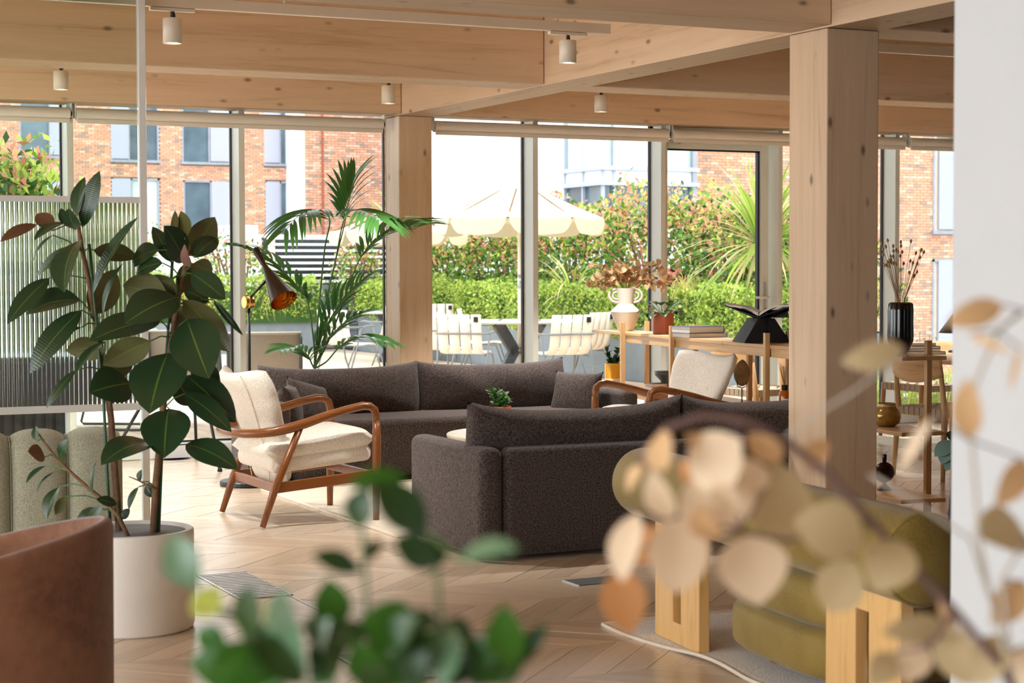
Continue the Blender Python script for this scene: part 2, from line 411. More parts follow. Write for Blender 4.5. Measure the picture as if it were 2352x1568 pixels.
# ------------------------------------------------------------------ room shell
YW = 12.95
fl = shell('floor')
MB().box(-4, -4, -.12, 12, YW+.1, -.006).build('sub_floor', M['sub_floor'], fl)
PW, CW = .155, .44            # plank pitch along X, band width
def plank_mesh(sgn):
    g = .0016; a = PW/2-g; h = CW/2-g*.6
    pts = [(-a-sgn*h, -h), (a-sgn*h, -h), (a+sgn*h, h), (-a+sgn*h, h)]
    c, s = cos(-sgn*pi/4), sin(-sgn*pi/4)
    return [(x*c-y*s, x*s+y*c) for x, y in pts]
plank_me = {}
near, rest = [], {1: [], -1: []}
for k in range(-24, 15):
    y0 = 6.18+CW*k; sgn = 1 if k % 2 == 0 else -1
    for i in range(-28, 80):
        x = i*PW + (.4 if sgn > 0 else .4)
        y = y0+CW/2
        if not (-4 < x < 12 and -4 < y < YW-.1): continue
        # how large it shows: only those the camera can see matter
        q = Vector((x, y, -CAMH)); d = q.dot(_fw); u = q.dot(_rx)/d if d > 1 else 9
        vis = d > 5.4 and -.30 < u < .29 and not (y > 7.5 and y < 8.5 and x > 3.4 and x < 5.8)
        (near if vis else rest[sgn]).append((d, x, y, sgn))
near.sort()
for d, x, y, sgn in near[300:]: rest[sgn].append((d, x, y, sgn))
for sgn in (1, -1):
    mb = MB(); mb.poly_prism(plank_mesh(sgn), -.012, 0); o = mb.build('plank', M['floor_oak'], fl); plank_me[sgn] = o.data
    bpy.data.objects.remove(o)
for d, x, y, sgn in near[:300]:
    o = bpy.data.objects.new('plank', plank_me[sgn]); COL.objects.link(o); o.parent = fl
    o.location = (x, y, U(-.0006, .0006)); o.rotation_euler = (0, 0, sgn*pi/4)
for sgn in (1, -1):
    mb = MB(); pts = plank_mesh(sgn); c, s = cos(-sgn*pi/4), sin(-sgn*pi/4)
    for d, x, y, _ in rest[sgn]:
        lx, ly = x*c-y*s, x*s+y*c; z = U(-.0006, .0006)
        mb.poly_prism([(lx+a, ly+b) for a, b in pts], -.012, z)
    o = mb.build('plank_field', M['floor_oak'], fl, fix=False); o.rotation_euler = (0, 0, sgn*pi/4); o['kind'] = 'stuff'

MB().box(-4.2, -4.2, 3.05, 12.2, YW+.6, 3.25).build('ceiling', M['glulam_x'])['kind'] = 'structure'
def wall_open(name, boxes):
    mb = MB()
    for b in boxes: mb.box(*b)
    o = mb.build(name, M['white_wall']); o['kind'] = 'structure'; return o
wall_open('wall_left', [(-4.2, -4, 0, -4, YW, .35), (-4.2, -4, 2.45, -4, YW, 3.05)] + [(-4.2, y, .35, -4, y+.3, 2.45) for y in (-4, -1, 2, 5, 8, 11, 12.6)])
wall_open('wall_behind', [(-4.2, -4.2, 0, 12.2, -4, 3.05)])
wall_open('wall_far_right', [(12, -4, 0, 12.2, YW, 3.05)])
pw = MB().box(2.60, -4, 0, 2.76, 3.18, 3.05).build('wall_right', M['white_wall'], bevel=.004); pw['kind'] = 'structure'
pw['label'] = 'plain white wall at the right edge of the photo'
wall_open('wall_head', [(-4, YW-.05, 2.62, 12, YW+.3, 3.05)])

# glulam frame
def timber(name, label, x0, y0, z0, x1, y1, z1, ax):
    c = ((x0+x1)/2, (y0+y1)/2, z0)
    o = MB().box(x0-c[0], y0-c[1], 0, x1-c[0], y1-c[1], z1-z0).build(name, M['glulam_'+ax], bevel=.006)
    o.location = c; o['kind'] = 'structure'; o['label'] = label; return o
GX0, GX1 = 5.143, 5.448
timber('girder', 'long pale timber girder running from the near post to the far post', GX0, -4, 2.5, GX1, YW+.2, 3.04, 'y')
timber('girder', 'timber girder beyond the left edge of the photo', GX0-5.42, -4, 2.5, GX1-5.42, YW+.2, 3.04, 'y')
timber('girder', 'timber girder beyond the white wall on the right', GX0+5.42, -4, 2.5, GX1+5.42, YW+.2, 3.04, 'y')
bl = {7.18: 'nearest cross beam above the timber post', 10.22: 'middle cross beam behind the track rail', 12.58: 'cross beam above the window blinds', 4.14: 'cross beam above the camera', 1.1: 'cross beam behind the camera'}
for yb in bl:
    w = .30 if yb > 12 else .34
    if yb > 5 or True:
        timber('cross_beam', bl[yb] + ', left of the girder', GX0-5.1, yb, 2.507, GX0-.004, yb+w, 3.04, 'x')
        timber('cross_beam', bl[yb] + ', right of the girder', GX1+.004, yb, 2.507, GX1+5.1, yb+w, 3.04, 'x')
        timber('cross_beam', bl[yb] + ', far left bay', -4, yb, 2.507, GX0-5.43, yb+w, 3.04, 'x')
timber('timber_post', 'thick square timber post in the foreground, right of the sofas', 5.143, 7.218, 0, 5.448, 7.534, 2.498, 'z')
timber('timber_post', 'square timber post at the window, behind the dark sofa', 5.148, 12.65, 0, 5.415, YW-.01, 2.498, 'z')
for yy in (7.218, 12.65): timber('timber_post', 'timber post beyond the left edge of the photo', GX0-5.42, yy, 0, GX1-5.42, yy+.29, 2.498, 'z')

# window wall: mullions 1.2 m apart, glass, bottom rail, rubber gasket
MX = [-3.4, -2.2, -.98, .25, 1.48, 2.71, 3.945, 5.148, 6.324, 7.48, 8.61, 9.82, 11.0, 11.95]
for i in range(len(MX)-1):
    x0, x1 = MX[i], MX[i+1]; xm = x0+.045
    if abs(x0-7.48) < .01: continue
    w = shell('window_%d' % (i+1), (x0, YW, 0))
    if abs(x0-5.148) > .01:
        MB().box(0, -.18, 0, .045, .03, 2.64).build('mullion', M['frame_sage'], w, bevel=.003)
    a = .27 if abs(x0-5.148) < .01 else .045
    MB().box(a, .0, .10, x1-x0, .012, 2.62).build('pane', M['glass'], w)
    MB().box(a, -.16, .0, x1-x0, .03, .10).build('bottom_rail', M['frame_white'], w, bevel=.004)
    MB().box(x1-x0-.011, -.012, .10, x1-x0-.001, .02, 2.62).box(a, -.012, .10, x1-x0, .02, .112).build('gasket', M['gasket'], w)
MB().box(11.95, YW-.18, 0, 12.0, YW, 2.64).build('trim_1', M['frame_sage'])['kind'] = 'structure'
# glazed door
dr = shell('door_1', (7.48, YW, 0), 'glazed terrace door in a sage grey metal frame')
MB().box(0, -.18, 0, .045, .03, 2.64).build('mullion', M['frame_sage'], dr, bevel=.003)
lf = MB().box(.05, -.07, .02, .125, .0, 2.41).box(1.035, -.07, .02, 1.11, .0, 2.41).box(.125, -.07, 2.335, 1.035, .0, 2.41).box(.125, -.07, .02, 1.035, .0, .13).build('leaf_frame', M['frame_sage'], dr, bevel=.004)
MB().box(.125, -.03, .13, 1.035, -.02, 2.335).build('pane', M['glass'], dr)
MB().box(1.017, -.045, .13, 1.035, -.005, 2.335).box(.125, -.045, 2.322, 1.035, -.005, 2.335).build('gasket', M['gasket'], dr)
MB().box(0, -.05, 2.42, 1.13, .03, 2.62).build('transom', M['frame_sage'], dr)
hp = MB().box(1.058, -.078, .96, 1.082, -.07, 1.24).build('handle_plate', M['steel'], dr, bevel=.003)
MB().tube([(1.07, -.078, 1.11), (1.07, -.13, 1.11), (1.05, -.14, 1.11), (.94, -.14, 1.11)], .011, 8).build('lever', M['white_lacquer'], hp, smooth=True)
MB().tube([(1.07, -.078, 1.01), (1.07, -.095, 1.01)], .012, 10).build('lock_cylinder', M['brass'], hp)
MB().box(.22, -.12, 2.365, .62, -.07, 2.405).bar((.60, -.1, 2.41), (.30, -.13, 2.43), .02, .012).build('door_closer', M['cream_metal'], dr, bevel=.004)

# roller blinds rolled up under the window beam
def blind(xa, xb, lab):
    t = thing('roller_blind', lab, 'blind', (xa, 12.74, 2.435), 0, 'rolled up white roller blinds along the windows')
    n = xb-xa
    MB().lathe([(.001, 0), (.044, 0), (.044, n-.03), (.001, n-.03)], 20, (.015, 0, 0), axis=Vector((1, 0, 0))).build('tube', M['blind'], t, smooth=False, bevel=.002)
    MB().box(.02, -.035, -.064, n-.02, -.019, -.035).build('hem_bar', M['blind'], t, bevel=.003)
    for x in (.004, n-.01):
        MB().box(x, -.03, -.03, x+.006, .03, .085).build('bracket', M['frame_white'], t)
    MB().lathe([(.001, 0), (.034, 0), (.034, .012), (.001, .012)], 16, (n-.016, 0, 0), axis=Vector((1, 0, 0))).build('end_cap', M['black_matt'], t)
XB = lambda px: at_y(px, 285, 12.74).x
blind(-1.1, XB(165), 'rolled blind at the far left of the window wall')
blind(XB(169), XB(882), 'long rolled blind between the glass screen and the far timber post')
blind(XB(992), XB(1536), 'rolled blind from the far timber post to the terrace door')
blind(XB(1540), XB(2079), 'rolled blind above the terrace door, running behind the near timber post')
blind(XB(2084), XB(2330), 'short rolled blind at the far right beside the white wall')

# spot tracks
def track(xa, xb, y, z, lab):
    t = thing('light_track', lab, 'light track', (xa, y, z), 0)
    MB().box(0, -.018, 0, xb-xa, .018, .052).build('rail', M['cream_metal'], t, bevel=.003)
    k = xa+.5
    while k < xb-.1:
        MB().tube([(k-xa, 0, .05), (k-xa, 0, 3.05-z)], .010, 8).build('drop_rod', M['cream_metal'], t); k += 1.5
    for s in (0, xb-xa): MB().box(s-.004, -.019, -.001, s+.004, .019, .053).build('end_cap', M['cream_metal'], t)
track(-3.6, 4.71, 8.6, 2.605, 'long cream spot track hanging before the middle cross beam')
track(-3.6, 5.0, 11.4, 2.635, 'cream spot track hidden behind the middle cross beam, left bay')
track(5.6, 10.3, 11.4, 2.635, 'cream spot track behind the cross beam, right bay')
track(5.6, 10.3, 8.35, 2.56, 'cream spot track between the near post and the white wall')
def bulb(x, y, z, e=20):
    l = bpy.data.lights.new('spot_bulb', 'SPOT'); l.energy = e*4; l.spot_size = radians(95); l.spot_blend = .6; l.color = (1, .965, .91); l.shadow_soft_size = .035
    o = bpy.data.objects.new('spot_bulb', l); COL.objects.link(o); o.location = (x, y, z)
def spot(px, pyt, pyb, y, zr, lab):
    p = at_y(px, (pyt+pyb)/2, y); h = abs(at_y(px, pyt, y).z-at_y(px, pyb, y).z)
    t = thing('spotlight', lab, 'spotlight', (p.x, y, p.z), 0, 'cream cylinder spotlights on the ceiling tracks')
    r = .0455
    MB().lathe([(.001, h/2), (r-.004, h/2), (r, h/2-.004), (r, -h/2), (r-.006, -h/2), (r-.008, -h/2+.012), (.001, -h/2+.014)], 28).build('can', M['cream_metal'], t, smooth=True)
    MB().lathe([(.001, -h/2+.006), (r-.012, -h/2+.006), (r-.012, -h/2+.009), (.001, -h/2+.009)], 20).build('lens', M['lamp_on'], t)
    MB().tube([(0, 0, h/2), (0, 0, zr-p.z-.01)], .009, 8).tube([(.012, 0, h/2-.002), (.014, .006, h/2+.02), (.004, 0, h/2+.035)], .003, 6).build('stem', M['black_metal'], t)
    MB().box(-.11, -.016, zr-p.z-.016, .11, .016, zr-p.z).build('adapter', M['cream_metal'], t, bevel=.002); bulb(p.x, y, p.z-h/2-.01, 22 if y < 10 or px == 892 else 50); return t
s0_ = spot(396, 42, 100, 8.6, 2.603, 'front left spotlight, largest of the cylinder spotlights')
spot(1304, 93, 145, 8.6, 2.603, 'spotlight at the right end of the long track')
spot(140, 163, 206, 11.4, 2.633, 'spotlight left of the white screen post, seen through glass')
spot(892, 197, 238, 11.4, 2.633, 'spotlight hanging just above the far timber post')
spot(1380, 219, 257, 11.4, 2.633, 'spotlight above the parasol, right of the girder')

# unseen spotlights added further along the tracks, for more light bounced off the floor
zs_ = s0_.location.z
for x, y, zr, lab in ((.2, 8.6, 2.603, 'next on the front track'), (-2.0, 8.6, 2.603, 'last on the front track'), (.0, 11.4, 2.633, 'next on the rear track'), (-2.2, 11.4, 2.633, 'last on the rear track'), (8.3, 11.4, 2.633, 'hidden behind the near timber post'), (9.3, 8.35, 2.558, 'above the dining table')):
    dup(s0_, (x, y, zs_ + zr-2.603), 0, 'cream cylinder spotlight out of view, ' + lab); bulb(x, y, zs_-.08, 22 if y < 10 else 50)
# floor grilles and a floor box
def grille(x0, y0, x1, y1, lab, n):
    t = thing('floor_grille', lab, 'floor grille', (x0, y0, 0), 0)
    w, d = x1-x0, y1-y0
    MB().box(0, 0, .0, w, d, .0015).build('well', M['black_matt'], t)
    MB().box(0, 0, .0015, .008, d, .005).box(w-.008, 0, .0015, w, d, .005).box(0, 0, .0015, w, .008, .005).box(0, d-.008, .0015, w, d, .005).build('rim', M['steel'], t)
    for i in range(n):
        yy = .012 + (d-.024)*(i+.5)/n
        MB().box(.008, yy-(d-.024)/n*.26, .0015, w-.008, yy+(d-.024)/n*.26, .0048).build('bar', M['bar_steel'], t)
grille(2.20, 7.16, 2.43, 7.80, 'long steel floor grille right of the white plant pot', 16)
grille(2.17, 5.50, 2.62, 5.95, 'steel floor grille in the parquet, partly hidden by the blurred plant', 18)
t = thing('floor_box', 'grey metal floor box lid beside the dark sofa', 'floor box', (3.60, 6.83, 0))
MB().box(0, 0, 0, .26, .15, .003).build('lid', M['steel_dark'], t)
MB().box(-.006, -.004, 0, 0, .154, .004).box(.26, -.004, 0, .266, .154, .004).build('rim', M['steel'], t)
tag(MB().box(0, 0, 0, .004, .45, .003).build('floor_strip', M['steel']), 'thin steel strip in the floor between the two grilles', 'floor trim').location = (2.41, 6.72, .0007)

q = at_z(393, 1053)
t = thing('floor_outlet', 'round flush floor outlet ring by the tripod', 'floor outlet', (q.x, q.y, 0))
MB().lathe([(.125, .0), (.125, .0035), (.135, .0035), (.135, .0)], 40).build('ring', M['steel_dark'], t, smooth='a')
MB().lathe([(.001, .0015), (.124, .0015)], 40).build('cover_plate', M['bar_steel'], t)
# white glass screen with fluted panel at the left
SY = 8.5
sc = thing('glass_screen', 'white framed glass screen with a fluted panel, behind the rubber plant', 'glass screen', (2.15, SY, 0))
px_ = lambda x: x-2.15
zt0, zt1 = at_y(200, 465, SY).z, at_y(200, 451, SY).z
zb0, zb1 = at_y(200, 945, SY).z, at_y(200, 929, SY).z
xl = -1.6
MB().box(-.012, -.02, 0, .022, .02, 3.0).build('post', M['frame_white'], sc, bevel=.002)
MB().box(px_(xl)-.02, -.02, 0, px_(xl)+.02, .02, 3.0).build('post', M['frame_white'], sc, bevel=.002)
MB().box(px_(xl), -.016, zt0, -.012, .016, zt1).build('upper_rail', M['frame_white'], sc, bevel=.002)
MB().box(px_(xl), -.016, zb0, -.012, .016, zb1).build('lower_rail', M['frame_white'], sc, bevel=.002)
MB().box(px_(xl), -.02, 0, -.012, .02, .03).build('floor_channel', M['frame_white'], sc, bevel=.002)
MB().box(px_(xl), -.004, zt1, -.014, .004, 3.0).build('clear_pane', M['glass_green'], sc)
MB().box(px_(xl), -.004, .03, -.014, .004, zb0).build('clear_pane', M['glass_green'], sc)
wf = 2.15-xl-.016; nfl = int(wf/.021); nu = nfl*6+1
fp = MB()
def flute(u, v):
    x = px_(xl)+wf*u; ph = u*nfl*2*pi
    return (x, -.006-.0045*abs(sin(ph/2)), zb1+(zt0-zb1)*v)
fp.grid(nu, 2, flute); n0 = len(fp.v)
fp.grid(nu, 2, lambda u, v: (px_(xl)+wf*u, .004, zb1+(zt0-zb1)*v))
fp.build('fluted_pane', M['fluted'], sc, smooth=True, fix=False)
# ------------------------------------------------------------------ furniture
def spow(x, p): return math.copysign(abs(x)**p, x)
def pillow_mb(w, h, t, n=18, px=.04, pz=.06, seed=0, wr=.006, e=2.6, topcurl=0):
    mb = MB()
    for side in (-1, 1):
        def fn(a, b, side=side):
            u, v = 2*a-1, 2*b-1
            u = spow(abs(u), .8)*(1 if u >= 0 else -1); v = spow(abs(v), .8)*(1 if v >= 0 else -1)
            s = max(0, 1-abs(u)**e)**.5*max(0, 1-abs(v)**e)**.5
            x = w/2*u*(1-px*(1-v*v)); z = h/2*v*(1-pz*(1-abs(u)**3))
            q = mnoise.noise(Vector((x*5+seed*3.1, z*6, side*2+seed)))
            y = side*t/2*s**.75*(1+.0*q) + wr*q*s
            z += topcurl*max(0, v)**3*abs(u)**6
            return (x, y, z)
        mb.grid(n*2, n, fn)
    return mb
def weld(o, d=1e-4):
    bm = bmesh.new(); bm.from_mesh(o.data); bmesh.ops.remove_doubles(bm, verts=bm.verts, dist=d)
    bmesh.ops.recalc_face_normals(bm, faces=bm.faces); bm.to_mesh(o.data); bm.free()
    o.data.polygons.foreach_set('use_smooth', [True]*len(o.data.polygons)); return o

def xform(o, loc, rx=0, rz=0, ry=0):
    o.location = loc; o.rotation_euler = (rx, ry, rz); return o

# --- rugs
t = thing('rug', 'large cream rug under the walnut armchair and coffee table', 'rug', (3.43, 8.46, 0))
MB().box(.02, .02, 0, 2.9, 2.2, .007).build('rug_field', M['rug_cream'], t)
for a, b in (((0, 0, .006), (2.92, 0, .006)), ((0, 0, .006), (0, 2.22, .006)), ((0, 2.22, .006), (2.92, 2.22, .006)), ((2.92, 0, .006), (2.92, 2.22, .006))):
    MB().tube([a, b], .010, 8).build('edge_binding', M['rug_edge'], t, smooth=True)
t = thing('rug', 'white woven rug with a rippled edge under the olive lounge chair', 'rug', (3.27, 6.02, 0))
mb = MB()
def rugf(u, v):
    x = 1.9*u; y = -2.4*v; e = min(1, u*14)*min(1, v*10 if v < .5 else 1)
    rip = .010*max(0, sin((y*6.2+x*1.2)))*max(0, 1-u*4.5)
    return (x + .018*sin(y*7)*(1-u), y + .012*sin(x*5)*(1-v), .004+.006*e+rip)
mb.grid(50, 90, rugf); o = mb.build('rug_weave', M['rug_white'], t, smooth=True, solid=.006)
hem = [Vector(rugf(0, j/60)) for j in range(61)]; MB().tube([p+Vector((0, 0, .002)) for p in hem], .007, 6).build('hem', M['rug_edge'], t, smooth=True)
hem = [Vector(rugf(j/30, 0)) for j in range(31)]; MB().tube([p+Vector((0, 0, .002)) for p in hem], .007, 6).build('hem', M['rug_edge'], t, smooth=True)

# --- dark sofas
def rpanel(parent, name, x0, y0, z0, x1, y1, z1, bev=.045, mat='charcoal'):
    c = ((x0+x1)/2, (y0+y1)/2, (z0+z1)/2)
    o = MB().box(x0-c[0], y0-c[1], z0-c[2], x1-c[0], y1-c[1], z1-c[2]).build(name, M[mat], parent, bevel=bev, seg=5)
    o.location = c; o.data.polygons.foreach_set('use_smooth', [True]*6); return o
def sofa(name, label, loc, rz, W, D=.86):
    """local: seat faces +y, back panel at y=0, x from 0 to W"""
    t = thing(name, label, 'sofa', loc, rz)
    rpanel(t, 'back_panel', .125, 0, .02, W-.125, .115, .525)
    rpanel(t, 'arm_panel', 0, 0, .02, .122, D, .53)
    rpanel(t, 'arm_panel', W-.122, 0, .02, W, D, .53)
    rpanel(t, 'seat', .124, .118, .03, W-.124, D, .40, .06)
    return t
s2 = sofa('sofa', 'dark brown sofa seen from behind, beside the foreground timber post', (3.463, 7.54, 0), 0, 2.14)
cw = 1.14
for i, (x, cw) in enumerate(((.02+1.14/2, 1.14), (.02+1.14+.005+.48, .96))):
    o = weld(pillow_mb(cw+.02, .44, .24, px=.006, pz=.27, seed=i+1, topcurl=.0).build('back_cushion', M['charcoal'], s2, smooth=True))
    xform(o, (x, .20, .52), radians(8), 0)
s1 = sofa('sofa', 'dark brown sofa facing the room in front of the window', (6.13, 11.68, 0), pi, 2.60, .93)
for i, x in enumerate((.24+.555, .24+.555+1.115)):
    o = weld(pillow_mb(1.135, .42, .26, px=.006, pz=.19, seed=i+5, wr=.012, topcurl=0).build('back_cushion', M['charcoal'], s1, smooth=True))
    xform(o, (x, .27, .525), radians(12), 0)
def throw(lab, loc, w, rx, rz, ry=0, seed=0, h=None):
    o = weld(pillow_mb(w, h or w, .15, 12, px=.10, pz=.10, seed=seed, wr=.008).build('throw_cushion', M['charcoal'], None, smooth=True))
    xform(o, loc, rx, rz, ry); return tag(o, lab, 'cushion', 'dark square cushions on the window sofa')
throw('dark square cushion leaning on the right arm of the window sofa', tuple(at_y(1322, 908, 11.08)), .36, radians(-24), radians(-52), 0, 3)
throw('dark square cushion at the left end of the window sofa, upright in front', tuple(at_y(668, 945, 10.98)), .36, radians(-10), radians(64), 0, 8)
throw('dark square cushion at the left end of the window sofa, tipped behind the other', tuple(at_y(712, 934, 11.12)), .36, radians(-25), radians(28), radians(14), 9)

# --- walnut armchairs
def armchair(label, loc, rz):
    t = thing('armchair', label, 'armchair', loc, rz, 'cream and walnut armchairs')
    wd = M['walnut']
    for s in (-1, 1):
        x = .345*s
        # front leg flowing into the arm and the band round the back
        MB().tube([(x, .30, 0), (x, .302, .2), (x, .305, .42), (x, .305, .535)], [.017, .022, .025, .021], 10).build('leg', M['walnut_z'], t, smooth=True)
        MB().tube([(x*1.0, -.34, 0), (x, -.27, .2), (x*1.012, -.125, .525)], [.016, .023, .018], 10).build('leg', M['walnut_z'], t, smooth=True)
        MB().bar((x*.985, -.275, .20), (x*.985, .30, .245), .022, .055).build('side_stretcher', wd, t, bevel=.005)
    pts = []; rad = []
    def arm(s):
        a = [(.345, .305, .52), (.345, .304, .56), (.345, .295, .592), (.345, .268, .612), (.345, .225, .616), (.347, .13, .598), (.350, .0, .565), (.350, -.10, .535), (.345, -.19, .512), (.325, -.27, .496), (.285, -.335, .487), (.22, -.385, .482), (.12, -.415, .48), (0, -.425, .48)]
        return [(x*s, y, z) for x, y, z in a]
    R = arm(1); Lf = arm(-1)
    path = R + Lf[-2::-1]
    ra = [.021, .021, .021, .021, .022, .022, .024, .026, .027, .026, .024, .023, .023, .023]; ra = ra + ra[-2::-1]
    MB().tube(path, ra, 12).build('arm_band', wd, t, smooth=True)
    MB().bar((-.335, .285, .235), (.335, .285, .235), .022, .05).build('front_stretcher', wd, t, bevel=.005)
    MB().bar((-.335, -.262, .20), (.335, -.262, .20), .022, .05).build('rear_stretcher', wd, t, bevel=.005)
    # seat
    o = MB().box(-.30, -.27, -.045, .30, .30, .045).build('seat_base', M['boucle'], t, bevel=.035, seg=4); xform(o, (0, .0, .335), radians(5)); o.data.polygons.foreach_set('use_smooth', [True]*6)
    o = weld(pillow_mb(.62, .62, .135, 16, px=.02, pz=.02, e=5, wr=.004).build('seat_cushion', M['boucle'], t, smooth=True)); xform(o, (0, .01, .408), radians(90+6))
    # back shell, curved and pointed at the upper corners
    def hw(v):
        k = [(0, .245), (.2, .262), (.42, .275), (.55, .29), (.72, .325), (.86, .345), (1, .335)]
        for (a, p), (b, q) in zip(k, k[1:]):
            if v <= b: f = (v-a)/(b-a); f = f*f*(3-2*f); return p+(q-p)*f
        return k[-1][1]
    mb = MB()
    for side in (0, 1):
        def fn(a, b, side=side):
            u = 2*a-1; u = spow(abs(u), .85)*(1 if u > 0 else -1)
            w = hw(b); x = w*u
            z = .19 + .605*b + .05*b**3*(abs(u)**2.2) - .03*(abs(u)**6)*b**8 + .03*(1-b)**3*(abs(u)**2)
            y = -.17 - .10*b - .12*b*b + .10*(u*u)*(.35+.65*b) - .02
            th = .046*max(0, 1-abs(u)**7)**.5*max(0, 1-abs(2*b-1)**9)**.5
            return (x, y + (th if side else -th), z)
        mb.grid(27, 25, fn)
    weld(mb.build('backrest', M['boucle'], t, smooth=True))
    for x in (-.10, .10):
        MB().lathe([(.001, .012), (.010, .009), (.014, 0)], 12, (x, -.215-.045, .47+.12), axis=Vector((0, 1, .28)).normalized()).build('button', M['boucle'], t, smooth=True)
    for s in (-1, 1):   # piped seam down the outer back
        q = []
        for j in range(13):
            b = .04+.92*j/12; u = .62*s; w = hw(b)
            q.append((w*u, -.17-.10*b-.12*b*b+.10*u*u*(.35+.65*b)-.02-.049, .19+.605*b+.05*b**3*abs(u)**2.2))
        MB().tube(q, .0025, 5).build('seam', M['rug_cream'], t)
    return t
armchair('cream boucle armchair with walnut arms at the left, seen from behind', (3.25, 9.43, 0.008), radians(-89))
armchair('cream boucle armchair between the dark sofas and the oak shelf', (5.78, 9.83, 0.008), radians(90))

# --- coffee table
t = thing('coffee_table', 'round cream coffee table between the two dark sofas', 'coffee table', (4.68, 9.52, 0.008))
MB().lathe([(.001, .355), (.46, .355), (.475, .365), (.48, .38), (.475, .387), (.46, .390), (.001, .390)], 56).build('table_top', M['cream_glaze'], t, smooth='a', bevel=.002)
MB().lathe([(.30, .012), (.29, .03), (.06, .06), (.05, .34), (.10, .355)], 32).build('pedestal', M['cream_metal'], t, smooth=True)

# --- floor lamp
q = at_z(571, 1110, 0); LX, LY = 3.452, 10.99
t = thing('floor_lamp', 'black floor lamp with a cone shade and brass joint', 'floor lamp', (LX, LY, 0))
MB().lathe([(.001, 0), (.185, 0), (.19, .006), (.19, .026), (.184, .032), (.02, .034), (.001, .034)], 40).build('base', M['black_metal'], t, bevel=.002)
MB().tube([(0, 0, .03), (0, 0, 1.12)], .0105, 10).build('pole', M['black_metal'], t, smooth=True)
MB().lathe([(.018, .0), (.018, .05), (.012, .055)], 14, (0, 0, .032)).build('collar', M['black_metal'], t, smooth=True)
ax = Vector((-_rt.x*.82, -_rt.y*.82, 0)) + Vector((-_fw.x, -_fw.y, 0))*.57; ax.normalize()
def LP(px, py, dd=0): return at_d(px, py, 11.39+dd) - Vector((LX, LY, 0))
kc = LP(571, 694)
kn = MB().lathe([(.001, -.028), (.036, -.028), (.038, -.024), (.038, .005), (.034, .009), (.034, .02), (.038, .024), (.038, .030), (.036, .033), (.001, .033)], 36, kc, axis=ax).build('joint', M['brass'], t, smooth='a', bevel=.001)
p0, p1, p2, p3 = LP(589, 573), LP(604, 608), LP(657, 692, -.10), LP(640, 700)
MB().tube([kc+Vector((0, 0, .02)), LP(616, 640)], .008, 8).build('arm', M['black_metal'], t, smooth=True)
top = LP(587, 573, .06); base = LP(652, 690, -.13); axd = (base-top); Ln = axd.length; axd.normalize()
prof = [(.024, 0), (.0235, .02), (.016, Ln*.27), (.0135, Ln*.30), (.018, Ln*.36), (.088, Ln)]
MB().lathe(prof, 40, top, axis=axd).build('shade', M['bronze'], t, smooth=True, solid=0)
bpy.data.objects[-1] if False else None
sh = [c for c in t.children if c.name.startswith('shade')][0]
bm = bmesh.new(); bm.from_mesh(sh.data)
bmesh.ops.delete(bm, geom=[f for f in bm.faces if len(f.verts) > 8 and (f.calc_center_median()-base).length < .02], context='FACES'); bm.to_mesh(sh.data); bm.free()
MB().lathe([(.0145, Ln*.36), (.0855, Ln-.001)], 40, top, axis=axd).build('shade_lining', M['brass_hammered'], t, smooth=True)
lo = [c for c in t.children if c.name.startswith('shade_lining')][0]
bm = bmesh.new(); bm.from_mesh(lo.data); bmesh.ops.delete(bm, geom=[f for f in bm.faces if len(f.verts) > 8 and (f.calc_center_median()-base).length < .02], context='FACES'); bm.to_mesh(lo.data); bm.free()

# --- black tripod behind the rubber plant
t = thing('tripod', 'black metal tripod behind the rubber plant', 'tripod', (3.42, 12.2, 0))
ap = Vector((0, 0, 1.02))
for f in (at_z(505, 1083), at_z(452, 1052), Vector((2.86, 12.35, 0))):
    f = Vector((f.x-3.42, f.y-12.2, .012)); mid = ap.lerp(f, .45)
    l = MB().tube([ap, mid], .017, 10).tube([mid, f], .011, 8).build('leg', M['black_metal'], t, smooth=True)
    MB().lathe([(.018, -.02), (.022, -.012), (.022, .03), (.016, .04)], 12, mid, axis=(ap-f).normalized()).bar(mid, mid+Vector((.05, -.02, .0)), .012, .02).build('clamp', M['black_matt'], l)
    MB().lathe([(.001, -.012), (.017, -.010), (.017, .004), (.010, .016)], 10, f).build('foot', M['black_matt'], l, smooth=True)
MB().lathe([(.001, -.06), (.03, -.06), (.038, -.03), (.038, .03), (.02, .05), (.018, .14), (.001, .14)], 16, ap).build('head', M['black_metal'], t, smooth=True)

# --- long oak shelf, slightly turned to the wall
N = Vector((6.06, 7.815, 0)); F = Vector((6.695, 12.45, 0)); sdir = (F-N).normalized(); SL = (F-N).length
srz = atan2(sdir.y, sdir.x)
SW = .27
sh = thing('shelf_unit', 'long low oak shelf unit dividing the lounge from the dining table', 'shelf unit', (N.x, N.y, 0), srz)
# local x runs along the shelf from the near end, local -y to the right
def sh_local(px, py, z): p = at_z(px, py, z); d = p-N; return d.dot(sdir)
def seg_at(px, right=False):
    """distance along the shelf of a post seen at this pixel column"""
    lo_, hi_ = -.3, SL+.6
    off = Vector((sdir.y, -sdir.x, 0))*(SW-.02 if right else .0)
    for _ in range(50):
        mid = (lo_+hi_)/2; p = N+sdir*mid+off+Vector((0, 0, .8))-C0
        x = 1176+FPX*p.dot(_rx)/p.dot(_fw)
        if x > px: lo_ = mid
        else: hi_ = mid
    return mid
HT, HM, HB = .88, .475, .115
spl = seg_at(1659)
lay = [('shelf_board', HT, 0, spl-.002), ('shelf_board', HT, spl+.002, SL+.03), ('shelf_board', HM, 0, spl-.6), ('shelf_board', HM, spl-.59, SL+.05), ('shelf_board', HB, 0, 2.2), ('shelf_board', HB, 2.21, SL)]
